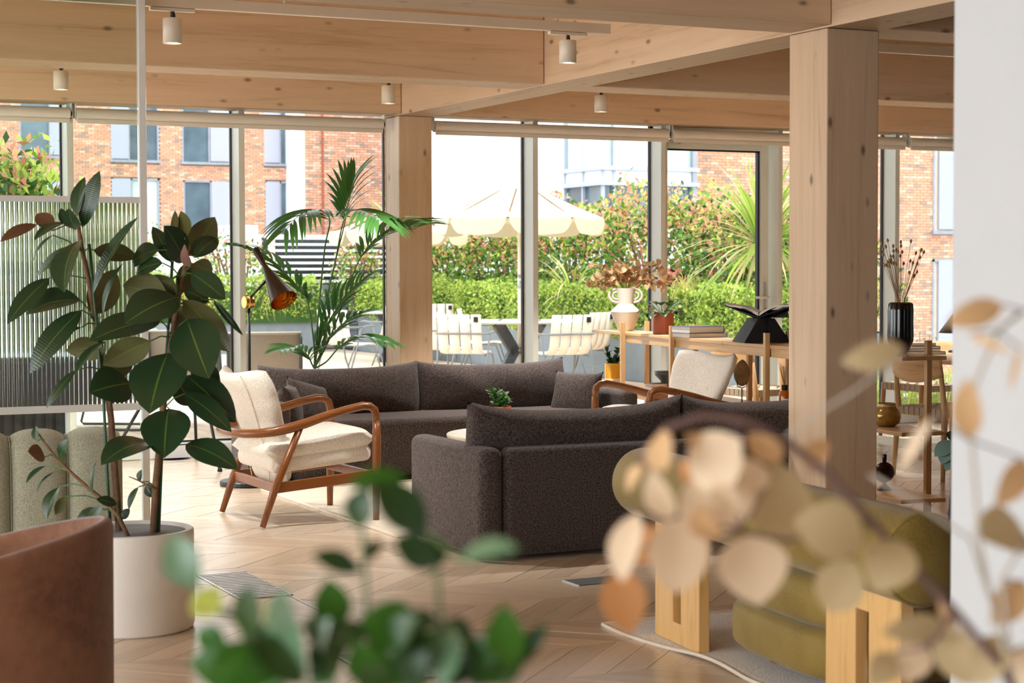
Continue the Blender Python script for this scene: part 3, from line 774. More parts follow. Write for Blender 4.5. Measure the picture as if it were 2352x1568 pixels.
for nme, z, a, b in lay:
    MB().box(a, -SW, z-.022, b, 0, z).build(nme, M['oak'], sh, bevel=.002)
for px, r in ((1434.5, 0), (1547.5, 0), (1766, 0), (1476, 1), (1586.5, 1), (1710, 1), (1800, 1), (2118.5, 1), (2060, 0)):
    d = seg_at(px, r) if px != 2060 else .95
    y = -SW+.0 if r else .0
    MB().box(d-.016, (y-.032) if r else y, 0, d+.016, y if r else (y+.032), HT+.075).build('post', M['oak_z'], sh, bevel=.002)
pa, pb, pc = seg_at(1434.5), seg_at(1547.5), seg_at(1766)
for a, b in ((pb, pa), (pc, pb)):
    MB().box(a+.016, -.028, HT-.075, b-.016, -.006, HT-.022).build('shelf_rail', M['oak'], sh, bevel=.002)
    MB().box(a+.016, -.028, HM-.075, b-.016, -.006, HM-.022).build('shelf_rail', M['oak'], sh, bevel=.002)
MB().box(.98, -.028, HT-.075, pc-.016, -.006, HT-.022).build('shelf_rail', M['oak'], sh, bevel=.002)

def on_shelf(px, off, z):
    """point on the shelf surface at this pixel column, off metres in from the left edge"""
    lo_, hi_ = -.3, SL+.6; o2 = Vector((sdir.y, -sdir.x, 0))*off
    for _ in range(50):
        mid = (lo_+hi_)/2; p = N+sdir*mid+o2+Vector((0, 0, z))-C0
        if 1176+FPX*p.dot(_rx)/p.dot(_fw) > px: lo_ = mid
        else: hi_ = mid
    q = N+sdir*mid+o2; return Vector((q.x, q.y, z))
def leaf_obj(name, base, tip, w, nrm, mat, parent, origin=(0,0,0), bend=.12, fold=.10, sh=1.0, nu=5, nv=7, tipw=.0, curl=0):
    base = Vector(base)-Vector(origin); tip = Vector(tip)-Vector(origin); d = tip-base; Ln = d.length
    if Ln < 1e-5: return None
    d.normalize(); n = Vector(nrm); n = (n-d*n.dot(d)); n = n.normalized() if n.length > 1e-4 else d.orthogonal().normalized()
    s = d.cross(n)
    vs = []; uvs = []
    for j in range(nv):
        v = j/(nv-1); 
        ww = w/2*max(.0, sin(pi*min(1, max(0, v))**sh))**.75*(1-.0*v) + (.0015 if j in (0, nv-1) else 0)*Ln
        c = base + d*(Ln*v) + n*(bend*Ln*4*v*(1-v)) - n*(curl*Ln*v*v)
        for i in range(nu):
            u = 2*i/(nu-1)-1
            vs.append(c + s*(ww*u) + n*(fold*ww*abs(u)*1.2 if fold else 0)); uvs.append(((u+1)/2, v))
    fs = [(j*nu+i, j*nu+i+1, (j+1)*nu+i+1, (j+1)*nu+i) for j in range(nv-1) for i in range(nu-1)]
    me = bpy.data.meshes.new(name); me.from_pydata(vs, [], fs); me.materials.append(mat)
    me.polygons.foreach_set('use_smooth', [True]*len(fs))
    uvl = me.uv_layers.new(name='UVMap'); k = 0; dat = []
    for f in fs:
        for vi in f: dat += list(uvs[vi])
    uvl.data.foreach_set('uv', dat)
    o = bpy.data.objects.new(name, me); COL.objects.link(o)
    if parent is not None: o.parent = parent
    return o

# vase with dried leaves
p = on_shelf(1437, .14, HT)
t = thing('vase', 'pale ceramic vase with two looped handles on the oak shelf', 'vase', p)
MB().lathe([(.001, 0), (.052, 0), (.06, .006), (.114, .137), (.117, .145), (.114, .151), (.062, .198), (.056, .205), (.0555, .22), (.072, .325), (.062, .325), (.05, .24), (.001, .24)], 48).build('body', M['ceramic_grey'], t, smooth='a')
sd_ = Vector((_rt.x, _rt.y, 0)).normalized()
for s in (-1, 1):
    for rr, tt in ((1, .010), (.55, .008)):
        q = [sd_*s*(.064+.062*rr*sin(a)) + Vector((0, 0, .268+.052*rr*cos(a))) for a in [pi*k/10 for k in range(11)]]
        q = [sd_*s*.058+Vector((0, 0, .268+.052*rr))]+q+[sd_*s*.052+Vector((0, 0, .268-.052*rr))]
        MB().tube(q, tt, 8).build('handle', M['ceramic_grey'], t, smooth=True)
dl = thing('dried_bouquet', 'bunch of dried brown leaves in the pale two handled vase', 'dried flowers', p+Vector((0, 0, .26)))
r2 = random.Random(11)
fwd = Vector((_fw.x, _fw.y, 0)).normalized()
for k in range(24):
    a = -1.75+3.5*k/23 + r2.uniform(-.1, .1); Ls = r2.uniform(.17, .30)*(1.08 if abs(a) > .7 else .8)
    e = sd_*sin(a)*Ls*1.05 + fwd*r2.uniform(-.09, .09) + Vector((0, 0, .10+Ls*cos(a)*(.75 if cos(a) > 0 else .55)))
    m_ = sd_*sin(a)*.05 + Vector((0, 0, .12))
    st = MB().tube([(0, 0, 0), m_, m_.lerp(e, .55)+Vector((0, 0, .02)), e], .002, 5).build('twig', M['dry_stem'], dl)
    for j in range(9):
        f = .25+.75*j/8; b = m_.lerp(e, f)+Vector((r2.uniform(-.01, .01), r2.uniform(-.01, .01), r2.uniform(-.01, .01)))
        dd = Vector((r2.uniform(-1, 1), r2.uniform(-1, 1), r2.uniform(-1, .7))).normalized()
        leaf_obj('dried_leaf', b, b+dd*r2.uniform(.05, .085), r2.uniform(.034, .052), Vector((r2.uniform(-1, 1), r2.uniform(-1, .2), r2.uniform(-.5, 1))), M['dry_leaf'] if r2.random() < .68 else M['euc_olive'], st, bend=.1, fold=.25, nv=5)

def pot(name, label, cat, p, r, h, mat, soil=True, band=None):
    t = thing(name, label, cat, p)
    MB().lathe([(.001, 0), (r*.92, 0), (r*.96, .004), (r, h*.5), (r, h), (r*.92, h), (r*.90, h*.86), (.001, h*.86)], 36).build('pot', mat, t, smooth='a', bevel=.002)
    MB().lathe([(.001, h*.88), (r*.90, h*.865)], 24).build('soil', M['soil'], t)
    if band: MB().lathe([(r*.965, .002), (r*1.012, .006), (r*1.012, h*.2), (r*1.0, h*.205)], 36).build('base_band', band, t)
    return t
# terracotta pot with a leafy plant
p = on_shelf(1523, .13, HT)
t = pot('potted_plant', 'dark leafy plant in a terracotta pot between the vase and the books', 'potted plant', p, .077, .155, M['terracotta'])
r2 = random.Random(5)
for k in range(26):
    a = k*2.4; el = r2.uniform(-.15, .9); base = Vector((.02*cos(a), .02*sin(a), .14))
    e = Vector((cos(a)*cos(el), sin(a)*cos(el), sin(el)))*r2.uniform(.05, .11); kn = base+e*.9+Vector((0, 0, .01))
    st = MB().tube([base, base+e*.5+Vector((0, 0, .02)), kn], .002, 5).build('stem', M['green_stem'], t)
    out = Vector((cos(a), sin(a), -.3 if el < .5 else .3)).normalized()
    leaf_obj('leaf', kn, kn+out*r2.uniform(.07, .10), r2.uniform(.055, .075), Vector((0, 0, 1))+out*.5, M['dark_leaf'], st, bend=.18, fold=.15, nv=6)
# books beside it
def book(label, p, rz, w, d, h, cover, page='paper'):
    t = thing('book', label, 'book', p, rz)
    MB().box(-w/2, -d/2, 0, w/2, d/2, .003).box(-w/2, -d/2, h-.003, w/2, d/2, h).box(w/2-.004, -d/2, .003, w/2, d/2, h-.003).build('cover', M[cover], t)
    MB().box(-w/2+.004, -d/2+.003, .003, w/2-.004, d/2-.003, h-.003).build('pages', M[page], t); return t
p = on_shelf(1607, .135, HT)
book('lower book of the pair on the oak shelf, with an orange edged cover', p, srz-pi/2+radians(6), .30, .235, .030, 'book_cover_tan')
book('thick upper book of the pair on the oak shelf', p+Vector((-.01, .01, .0302)), srz-pi/2+radians(10), .285, .225, .048, 'book_cover_blue')
# open magazine on a folding black stand
p = on_shelf(1748, .14, HT)
t = thing('book_stand', 'folding black book stand on the oak shelf', 'book stand', p, srz-pi/2-radians(6))
for s in (-1, 1):
    MB().add([(s*.055, -.10, .155), (s*.055, .10, .155), (s*.155, .12, .002), (s*.155, -.12, .002), (-s*.02, -.10, .155), (-s*.02, .10, .155), (s*.03, .12, .002), (s*.03, -.12, .002)], [(0,1,2,3),(7,6,5,4),(0,4,5,1),(1,5,6,2),(2,6,7,3),(3,7,4,0)]).build('leg_panel', M['black_matt'], t)
MB().add([(-.16, -.11, .22), (-.16, .11, .22), (0, .11, .155), (0, -.11, .155), (.2, .11, .225), (.2, -.11, .225), (-.16, -.11, .215), (-.16, .11, .215), (0, .11, .149), (0, -.11, .149), (.2, .11, .22), (.2, -.11, .22)],
    [(0,1,2,3), (3,2,4,5), (6,9,8,7), (9,11,10,8), (0,3,9,6), (3,5,11,9), (1,7,8,2), (2,8,10,4), (0,6,7,1), (5,4,10,11)]).build('rest_panel', M['black_matt'], t)
MB().box(.06, -.06, .158, .16, .06, .205).build('prop_block', M['steel_dark'], t, bevel=.003)
t = thing('magazine', 'open magazine lying on the folding black stand', 'magazine', p+Vector((0, 0, .16)), srz-pi/2-radians(32))
def pages(s, th, bl, nm, mats):
    mb = MB(); n = 14; prof_ = []
    for i in range(n):
        u = i/(n-1); prof_.append((s*(.003+.205*u), .012+.066*u + bl*sin(pi*min(1, u*1.15))))
    for (x0, z0), (x1, z1), u in zip(prof_, prof_[1:], range(n)):
        t0 = th*(1-.5*u/n); t1 = th*(1-.5*(u+1)/n)
        vs = [(x0, -.14, z0), (x1, -.14, z1), (x1, .14, z1), (x0, .14, z0), (x0, -.14, z0+t0), (x1, -.14, z1+t1), (x1, .14, z1+t1), (x0, .14, z0+t0)]
        mb.add(vs, [(4,5,6,7)], 1); mb.add(vs, [(0,1,5,4), (2,3,7,6), (3,2,1,0)] + ([(1,2,6,5)] if u == n-2 else []), 0)
    return mb.build(nm, mats, t, smooth=False, fix=False)
pages(-1, .020, .012, 'page_block', [M['paper'], M['book_cover_tan']]); pages(1, .016, .022, 'page_block', [M['paper'], M['book_cover_dark']])
mb = MB()
for s in (-1, 1):
    mb.add([(0, -.145, 0), (s*.215, -.145, .074), (s*.215, .145, .074), (0, .145, 0), (0, -.145, .006), (s*.215, -.145, .080), (s*.215, .145, .080), (0, .145, .006)], [(3,2,1,0),(4,5,6,7),(0,1,5,4),(1,2,6,5),(2,3,7,6)])
mb.build('cover', M['black_matt'], t)

# middle board: yellow pot, small books, bowl, stone on a stand, diffuser
p = on_shelf(1410, .12, HM)
t = pot('potted_plant', 'jade plant in a yellow pot with a white base', 'potted plant', p, .072, .15, M['yellow_glaze'], band=M['cream_glaze'])
r2 = random.Random(3)
for k in range(12):
    a = k*2.4; e = Vector((cos(a)*.06, sin(a)*.06, r2.uniform(.03, .13)))
    st = MB().tube([(0, 0, .13), Vector((0, 0, .13))+e*.6, Vector((0, 0, .13))+e], .005, 6).build('stem', M['green_stem'], t)
    for j in range(7):
        b = Vector((0, 0, .13))+e*(.45+.55*j/6); dd = Vector((r2.uniform(-1, 1), r2.uniform(-1, 1), r2.uniform(-.1, 1))).normalized()
        leaf_obj('leaf', b, b+dd*r2.uniform(.04, .06), .032, Vector((0, 0, 1))+dd*.2, M['dark_leaf'], st, bend=.1, fold=.1, nv=5, nu=3)
p = on_shelf(1512, .10, HM)
book('small pink book under the dark one, left of the cream armchair', p, srz-pi/2, .16, .12, .024, 'book_cover_pink')
book('small dark book with a red mark on its spine', p+Vector((0, 0, .0242)), srz-pi/2, .15, .11, .026, 'book_cover_dark')
tag(MB().box(-.012, -.001, -.006, .012, .001, .006).build('spine_mark', M['red'], [o for o in bpy.data.objects if o.get('label', '').startswith('small dark book')][0])).location = (.055, -.0565, .013)
p = on_shelf(1528, .19, HM)
t = thing('bowl', 'grey stone bowl behind the right cream armchair', 'bowl', p)
MB().lathe([(.001, 0), (.03, 0), (.035, .06), (.075, .10), (.08, .13), (.072, .13), (.06, .105), (.001, .09)], 28).build('bowl_body', M['steel_dark'], t, smooth=True)
p = on_shelf(1704, .10, HM)
t = thing('stone_ornament', 'oval stone slice mounted on a black stand', 'ornament', p, 0)
MB().box(-.075, -.05, 0, .075, .05, .006).build('stand_base', M['black_metal'], t, bevel=.001)
MB().tube([(0, 0, .006), (0, 0, .10)], .004, 8).tube([(0, 0, .10), (-.03, 0, .115), (-.036, -.01, .15)], .003, 6).tube([(0, 0, .10), (.03, 0, .115), (.036, -.01, .15)], .003, 6).build('prong_stand', M['black_metal'], t)
mb = MB()
def stn(u, v):
    th = 2*pi*u; ph = pi*v-pi/2; n_ = 1+.08*mnoise.noise(Vector((cos(th)*2, sin(th)*2, v*4)))
    wz = .085*sin(ph)*n_; r_ = cos(ph)
    tz = .20+wz; w_ = .055*(1-.25*max(0, sin(ph)))*n_
    return (w_*r_*cos(th), .018*r_*sin(th), tz)
mb.grid(25, 15, stn); weld(mb.build('stone', M['stone'], t, smooth=True)); t.rotation_euler = (0, 0, radians(-22))
p = on_shelf(1802, .10, HM)
t = thing('reed_diffuser', 'amber glass reed diffuser bottle with a white label', 'diffuser', p)
MB().lathe([(.001, 0), (.034, 0), (.036, .004), (.036, .10), (.028, .118), (.014, .124), (.014, .13)], 28).build('bottle', M['amber_glass'], t, smooth=True)
MB().lathe([(.001, .126), (.019, .126), (.019, .158), (.001, .158)], 20).build('cap', M['black_matt'], t)
for k in range(5): MB().tube([(0, 0, .15), ((k-2)*.014-.012, .01*(k % 2), .27)], .0018, 5).build('reed', M['dry_stem'], t)
n_ = -fwd*.037
lb = MB()
lb.grid(9, 2, lambda u, v: (Vector((0, 0, .02+.055*v)) + Matrix.Rotation((u-.5)*1.5, 3, 'Z') @ (n_)).to_tuple()); lb.build('label', M['label_white'], t, smooth=True)

# near end of the shelf, seen right of the timber post
p = on_shelf(2068, .15, HT)
t = thing('vase', 'tall fluted black vase at the near end of the oak shelf', 'vase', p)
def flu(th, z): return 1+.07*abs(cos(th*7))*min(1, max(0, (z-.02)*20))
MB().lathe([(.001, 0), (.034, 0), (.045, .015), (.066, .07), (.068, .10), (.066, .18), (.067, .24), (.064, .275), (.056, .283), (.05, .275), (.045, .2), (.001, .2)], 84, fn=flu).build('body', M['black_glaze'], t, smooth=True)
db = thing('seed_head_bouquet', 'bunch of dried seed heads standing in the black vase', 'dried flowers', p+Vector((0, 0, .2)))
r2 = random.Random(21)
for k in range(40):
    left = k < 26
    a = r2.uniform(-.30, .02) if left else r2.uniform(.06, .34)
    Ls = r2.uniform(.28, .42) if left else r2.uniform(.22, .42)
    e = sd_*(sin(a)*Ls) + fwd*r2.uniform(-.05, .05) + Vector((0, 0, Ls*cos(a)))
    st = MB().tube([(sd_*(-.015 if left else .02)), sd_*sin(a)*.07+Vector((0, 0, .10)), e], .0013, 4).build('stalk', M['dry_stem'], db)
    MB().lathe([(.001, -.003), (.006, .004), (.0075, .010), (.005, .017), (.001, .022)], 7, e, axis=Vector((sin(a)*sd_.x, sin(a)*sd_.y, 1)).normalized()).build('seed_head', M['dry_pod'], st, smooth=True)
for k, (w, hgt, ang, lab, cv) in enumerate(((.26, .018, 4, 'bottom book of the low stack beside the black vase', 'book_cover_dark'), (.22, .014, -3, 'second book from below in the stack beside the black vase', 'paper'), (.21, .018, 2, 'third book from below in the stack beside the black vase', 'book_cover_dark'), (.16, .02, 8, 'small pale book on top of the stack beside the black vase', 'book_cover_pink'))):
    pass
p = on_shelf(2036, .12, HM)
t = thing('glass_jar', 'round mottled gold glass jar on the middle board of the shelf', 'jar', p)
MB().lathe([(.001, 0), (.045, 0), (.07, .02), (.08, .05), (.075, .085), (.055, .108), (.05, .114), (.054, .125), (.05, .13), (.046, .125), (.044, .112), (.001, .10)], 36).build('jar_body', M['gold_glass'], t, smooth=True)
MB().lathe([(.0515, .112), (.0525, .116), (.0515, .120)], 36).build('jar_lip', M['cream_glaze'], t, smooth=True)
p = on_shelf(2031, .13, HB)
t = thing('candle_holder', 'dark oxblood disc shaped candle holder on the lowest shelf board', 'candle holder', p)
MB().lathe([(.001, 0), (.04, 0), (.04, .006), (.012, .035), (.009, .045), (.001, .045)], 28).build('foot', M['oxblood'], t, smooth=True)
nf = Vector((-.35, -.94, 0)).normalized()
MB().lathe([(.001, -.022), (.035, -.02), (.055, -.008), (.058, 0), (.055, .008), (.035, .02), (.001, .022)], 36, (0, 0, .10), axis=nf).build('disc', M['oxblood'], t, smooth=True)
MB().lathe([(.001, .155), (.009, .155), (.013, .165), (.013, .20), (.009, .20), (.001, .19)], 20).build('neck', M['oxblood'], t, smooth=True)

# --- dining table and chairs at the right
t = thing('dining_table', 'long oak dining table behind the shelf at the right', 'dining table', (7.8, 8.6, 0))
MB().box(0, 0, .712, .95, 3.4, .74).build('table_top', M['oak_y'], t, bevel=.003)
for x in (.10, .82):
    for y in (.3, 3.05): MB().box(x, y, 0, x+.05, y+.05, .712).build('leg', M['white_lacquer'], t, bevel=.004)
MB().box(.44, .35, .05, .50, 3.05, .11).build('foot_rail', M['frame_sage'], t, bevel=.003)
def dining_chair(label, loc, rz):
    """faces +y locally"""
    t = thing('dining_chair', label, 'chair', loc, rz, 'oak dining chairs with woven seats')
    for s in (-1, 1):
        MB().tube([(s*.25, -.25, 0), (s*.235, -.225, .44), (s*.225, -.26, .76)], [.014, .021, .013], 10).build('leg', M['oak_z'], t, smooth=True)
        MB().tube([(s*.235, .225, 0), (s*.22, .20, .46)], [.014, .020], 10).build('leg', M['oak_z'], t, smooth=True)
        MB().bar((s*.228, -.215, .425), (s*.222, .20, .435), .022, .05).build('side_rail', M['oak_y'], t, bevel=.004)
    MB().bar((-.22, .20, .435), (.22, .20, .435), .022, .05).build('front_rail', M['oak'], t, bevel=.004)
    MB().bar((-.22, -.22, .425), (.22, -.22, .425), .022, .05).build('rear_rail', M['oak'], t, bevel=.004)
    n = 8
    for i in range(n):
        x = -.215+.43*(i+.5)/n; mb = MB()
        q = [(x, -.236, .405), (x, -.238, .452), (x, -.2, .456)] + [(x, -.2+.4*k/8, .457+(.004 if (k+i) % 2 else 0)) for k in range(1, 9)] + [(x, .216, .455), (x, .216, .405)]
        for a, b in zip(q, q[1:]): mb.bar(a, b, .046, .003, up=(0, .3, 1) if abs(a[2]-b[2]) < .02 else (0, 1, 0))
        mb.build('web_strap', M['webbing'], t)
        y = -.2+.4*(i+.5)/n; mb = MB()
        q = [(-.243, y, .405), (-.243, y, .452), (-.21, y, .456)] + [(-.21+.42*k/8, y, .457+(0 if (k+i) % 2 else .004)) for k in range(1, 9)] + [(.243, y, .452), (.243, y, .405)]
        for a, b in zip(q, q[1:]): mb.bar(a, b, .003 if abs(a[2]-b[2]) > .02 else .046, .046 if abs(a[2]-b[2]) > .02 else .003, up=(0, 0, 1) if abs(a[2]-b[2]) < .02 else (0, 1, 0))
        mb.build('web_strap', M['webbing'], t)
    mb = MB()
    def bk(u, v):
        x = -.25+.5*u; k = (2*u-1); lowr = .62+.02*0+.045*abs(k)**2.2
        z = lowr+(.775-lowr)*v
        return (x, -.25-.02*v-.045*(1-k*k), z)
    mb.grid(17, 5, bk); mb.build('backrest', M['oak'], t, smooth=True, solid=.013)
    return t
ca = dining_chair('nearest oak dining chair, its curved back toward the camera', (7.66, 9.39, 0), radians(-90))
def dc(lab, loc, rz): return dup(ca, loc, rz, lab)
dc('oak dining chair on the window side, behind the shelf post with the black vase', (7.68, 10.75, 0), radians(-90))
dc('oak dining chair seen between the shelf posts left of the timber post', (7.62, 11.55, 0), radians(-84))
dc('oak dining chair across the table, seat visible right of the shelf post', (9.0, 10.05, 0), radians(90))
dc('oak dining chair across the table, nearer the window', (9.0, 11.35, 0), radians(92))
# things on the dining table
q = at_z(2120, 805, .74)
for k, (w, hgt, ang, lab, cv) in enumerate(((.30, .022, 4, 'bottom book of the low stack on the dining table', 'book_cover_dark'), (.25, .016, -3, 'second book from below in the stack on the dining table', 'paper'), (.24, .02, 2, 'third book from below in the stack on the dining table', 'book_cover_dark'), (.18, .022, 8, 'small pale book on top of the stack on the dining table', 'book_cover_pink'))):
    book(lab, (8.24, 10.42, .7402+[0, .0222, .0384, .0586][k]), radians(ang-25), w, w*.72, hgt, cv)
t = thing('table_lamp', 'black cone shaded table lamp half hidden by the white wall', 'table lamp', (8.66, 10.52, .74))
MB().lathe([(.001, 0), (.07, 0), (.07, .012), (.012, .02), (.010, .18), (.001, .18)], 28).build('base', M['black_metal'], t, smooth=True)
MB().lathe([(.14, .14), (.03, .29), (.02, .295)], 36).build('shade', M['black_metal'], t, smooth=True)

# --- olive velvet lounge chair on slotted oak panels
lc = thing('lounge_chair', 'olive velvet lounge chair with slotted oak panels and a long bolster', 'lounge chair', (3.30, 5.375, .012), radians(-7))
def slot_panel(xo, y0, y1, s0, s1, zt, mat='honey_oak'):
    mb = MB(); th = .042
    # one board with a slot cut through it
    O_ = [(y0, 0), (y1, 0), (y1, zt), (y0, zt)]; I_ = [(s0, .075), (s1, .075), (s1, zt-.06), (s0, zt-.06)]
    vs = [(x, y, z) for x in (xo, xo+th) for y, z in O_+I_]
    fs = []
    for k, fl_ in ((0, 1), (8, 0)):
        for i in range(4):
            j = (i+1) % 4; f = (k+i, k+j, k+4+j, k+4+i); fs.append(f if fl_ else f[::-1])
    for i in range(4):
        j = (i+1) % 4; fs.append((i, 8+i, 8+j, j)); fs.append((4+i, 4+j, 12+j, 12+i))
    mb.add(vs, fs); return mb.build('leg_panel', M[mat], lc, bevel=.003)
slot_panel(0, 0, .385, .155, .225, .415); slot_panel(0, -1.34, -.91, -1.163, -1.088, .415)
slot_panel(.88, 0, .385, .155, .225, .415, 'walnut_z'); slot_panel(.88, -1.34, -.91, -1.163, -1.088, .415, 'walnut_z')
RB = .129
prof = [(.001, -.03), (.06, -.028), (RB-.018, -.010), (RB-.004, .004), (RB, .02), (RB, 1.95), (RB-.004, 1.975), (RB-.018, 1.992), (.06, 2.008), (.001, 2.01)]
for xb in (.02,):
    o = MB().lathe(prof, 48, (0, 0, 0), axis=Vector((0, 1, 0))).build('bolster', M['velvet'], lc, smooth=True); o.location = (xb, -1.43, .415+RB)
    MB().lathe([(RB-.006, .0), (RB+.003, .004), (RB-.006, .010)], 48, (xb, -1.43, .415+RB), axis=Vector((0, 1, 0))).build('piping', M['velvet'], lc, smooth=True)
# seat: two stacked rounded cushions
def sup(nme, x0, x1, y0, y1, z0, z1, e=3.2, ez=2.6):
    mb = MB(); cx_, cy_, cz_ = (x0+x1)/2, (y0+y1)/2, (z0+z1)/2
    def fn(u, v):
        th = 2*pi*u; ph = pi*(v-.5)
        c_ = abs(cos(ph))**(2/ez); s_ = spow(sin(ph), 2/ez)
        return (cx_+(x1-x0)/2*c_*spow(cos(th), 2/e), cy_+(y1-y0)/2*c_*spow(sin(th), 2/e), cz_+(z1-z0)/2*s_)
    mb.grid(49, 21, fn); return weld(mb.build(nme, M['velvet'], lc, smooth=True))
sup('seat_cushion', .03, .87, -.905, -.012, .045, .232, 4.0, 5.5); sup('seat_cushion', .036, .87, -.90, -.017, .195, .405, 4.0, 4.0)
for x, y in ((.22, -.70), (.22, -.22), (.7, -.70), (.7, -.22)):
    MB().lathe([(.001, 0), (.05, 0), (.055, .02), (.055, .06), (.001, .06)], 20, (x, y, 0.0)).build('foot', M['walnut'], lc, bevel=.003)

# --- terracotta suede tub chair, front left
tc = thing('tub_chair', 'rust brown suede tub chair in the lower left corner', 'tub chair', (.62, 4.66, 0))
Rt = .415
c0 = at_d(-97, 1300, 4.95); tc.location = (c0.x, c0.y, 0)
phr = atan2(_rt.y, _rt.x)   # direction of image right
def rimz(th): return .575+.095*cos(th-phr)
nT = 72; wth = .045
prof = [('o', .0), ('o', .25), ('o', .5), ('o', .75), ('o', .955), ('a', 0), ('a', .25), ('a', .5), ('a', .75), ('a', 1), ('i', .96), ('i', .7), ('i', .45), ('i', .0)]
mb = MB()
def tub(u, v):
    k = int(round(v*(len(prof)-1))); kd, f = prof[k]; th = 2*pi*u; zt = rimz(th)
    if kd == 'o': r_, z_ = Rt-.004*(1-f), .01+(zt-.03)*f
    elif kd == 'a': a_ = pi*f; r_, z_ = Rt-wth/2+wth/2*cos(a_), zt-.022+.022*sin(a_)
    else: r_, z_ = Rt-wth-.02*(1-f), .26+(zt-.29)*f
    return (r_*cos(th), r_*sin(th), z_)
mb.grid(nT+1, len(prof), tub); weld(mb.build('tub_shell', M['suede'], tc, smooth=True))
MB().lathe([(.001, .24), (Rt-.07, .24), (Rt-.068, .27), (Rt-.07, .36), (Rt-.10, .385), (.001, .395)], 48).build('seat_cushion', M['suede'], tc, smooth=True)

# --- sage green channelled sofa, left
gs = thing('sofa', 'sage green channel backed sofa behind the tub chair', 'sofa', (1.78, 7.36, 0), radians(-2))
W_ = .225
for k in range(9):
    x1 = -W_*k; x0 = x1-W_+.004; mb = MB()
    for side in (0, 1):
        def fn(a, b, side=side, x0=x0, x1=x1):
            u = 2*a-1; th = .055+.045*max(0, 1-abs(u)**2.6)**.55
            zt = .71-.030*abs(u)**3.0; y = (.10+(-th if side == 0 else th))
            if b < .86: z = .05+(zt-.09-.05)*b/.86
            else:
                q = (b-.86)/.14*pi/2; z = zt-.09+.09*sin(q); y = .10+(-1 if side == 0 else 1)*th*cos(q)
            return (x0+(x1-x0)*a, y, z)
        mb.grid(13, 14, fn)
    weld(mb.build('back_channel', M['sage_wool'], gs, smooth=True))
    if k: MB().tube([(x1-.0+.002, .10-.062, .06), (x1+.002, .10-.062, .56), (x1+.002, .10-.045, .655), (x1+.002, .10, .684)], .003, 5).build('seam', M['sage_wool'], gs)
MB().box(-W_*9, .17, .08, 0, .62, .40).build('seat', M['sage_wool'], gs, bevel=.06, seg=4)
MB().box(-W_*9+.05, .04, .0, -.05, .55, .08).build('plinth', M['walnut'], gs)
# ------------------------------------------------------------------ indoor plants
CAMD = -Vector((_fw.x, _fw.y, 0)).normalized()
# rubber plant in the white pot
PP = at_z(300, 1440, 0); PD = (PP-C0).dot(_fw)
rp = thing('rubber_plant', 'tall rubber plant in a round white pot, in front of the glass screen', 'potted plant', (PP.x, PP.y, 0))
O = Vector((PP.x, PP.y, 0)); PR, PH = .24, .375
MB().lathe([(.001, 0), (PR-.012, 0), (PR-.004, .006), (PR, .02), (PR, PH-.006), (PR-.006, PH), (PR-.022, PH), (PR-.026, PH-.01), (PR-.03, PH-.16), (.001, PH-.16)], 64).build('pot', M['white_pot'], rp, smooth='a', bevel=.0015)
MB().lathe([(PR-.027, PH-.012), (PR-.031, PH-.11), (PR-.06, PH-.11)], 48).build('pot_liner', M['pot_inner'], rp, smooth=True)
mb = MB()
mb.grid(25, 9, lambda u, v: ((PR-.03)*v*cos(2*pi*u), (PR-.03)*v*sin(2*pi*u), PH-.085+.02*mnoise.noise(Vector((v*6*cos(2*pi*u), v*6*sin(2*pi*u), 0)))))
mb.build('soil', M['soil'], rp, smooth=True)
def pl(pts, dd=0, D=None, o=O):
    """pixel polyline at a depth -> points local to the plant"""
    out = []
    for i, q in enumerate(pts):
        z = (q[2] if len(q) > 2 else dd)
        out.append(at_d(q[0], q[1], (D or PD)+z)-o)
    return out
S1 = pl([(275, 1238), (268, 1130), (262, 1060), (255, 960), (240, 850), (222, 745), (203, 640), (190, 580), (180, 520), (173, 495)], .02)
MB().tube(S1, [.014, .0135, .013, .0125, .012, .011, .010, .009, .007, .004], 10).build('trunk', M['brown_stem'], rp, smooth=True)
S2 = pl([(352, 1238), (357, 1120), (365, 1040), (374, 940), (384, 850), (395, 775), (407, 700), (418, 640), (430, 590), (437, 565)], -.03)
MB().tube(S2, [.014, .0135, .013, .0125, .012, .011, .010, .009, .007, .004], 10).build('trunk', M['brown_stem'], rp, smooth=True)
MB().tube(pl([(256, 1240), (247, 1100), (238, 920), (222, 740), (205, 560)], .0), .0058, 8).build('stake', M['stake'], rp, smooth=True)
MB().tube(pl([(364, 1240), (372, 1040), (380, 850), (390, 700), (397, 580)], -.02), .0058, 8).build('stake', M['stake'], rp, smooth=True)
SB = pl([(298, 1240), (272, 1185), (240, 1150), (200, 1118), (160, 1082), (130, 1052), (104, 1018), (86, 992)], -.12)
MB().tube(SB, [.009, .008, .0075, .007, .006, .005, .004, .003], 8).build('branch', M['brown_stem'], rp, smooth=True)
MB().tube(pl([(357, 1122), (335, 1112), (318, 1103), (296, 1094)], -.05), [.004, .003, .003, .002], 6).build('branch', M['brown_stem'], rp, smooth=True)
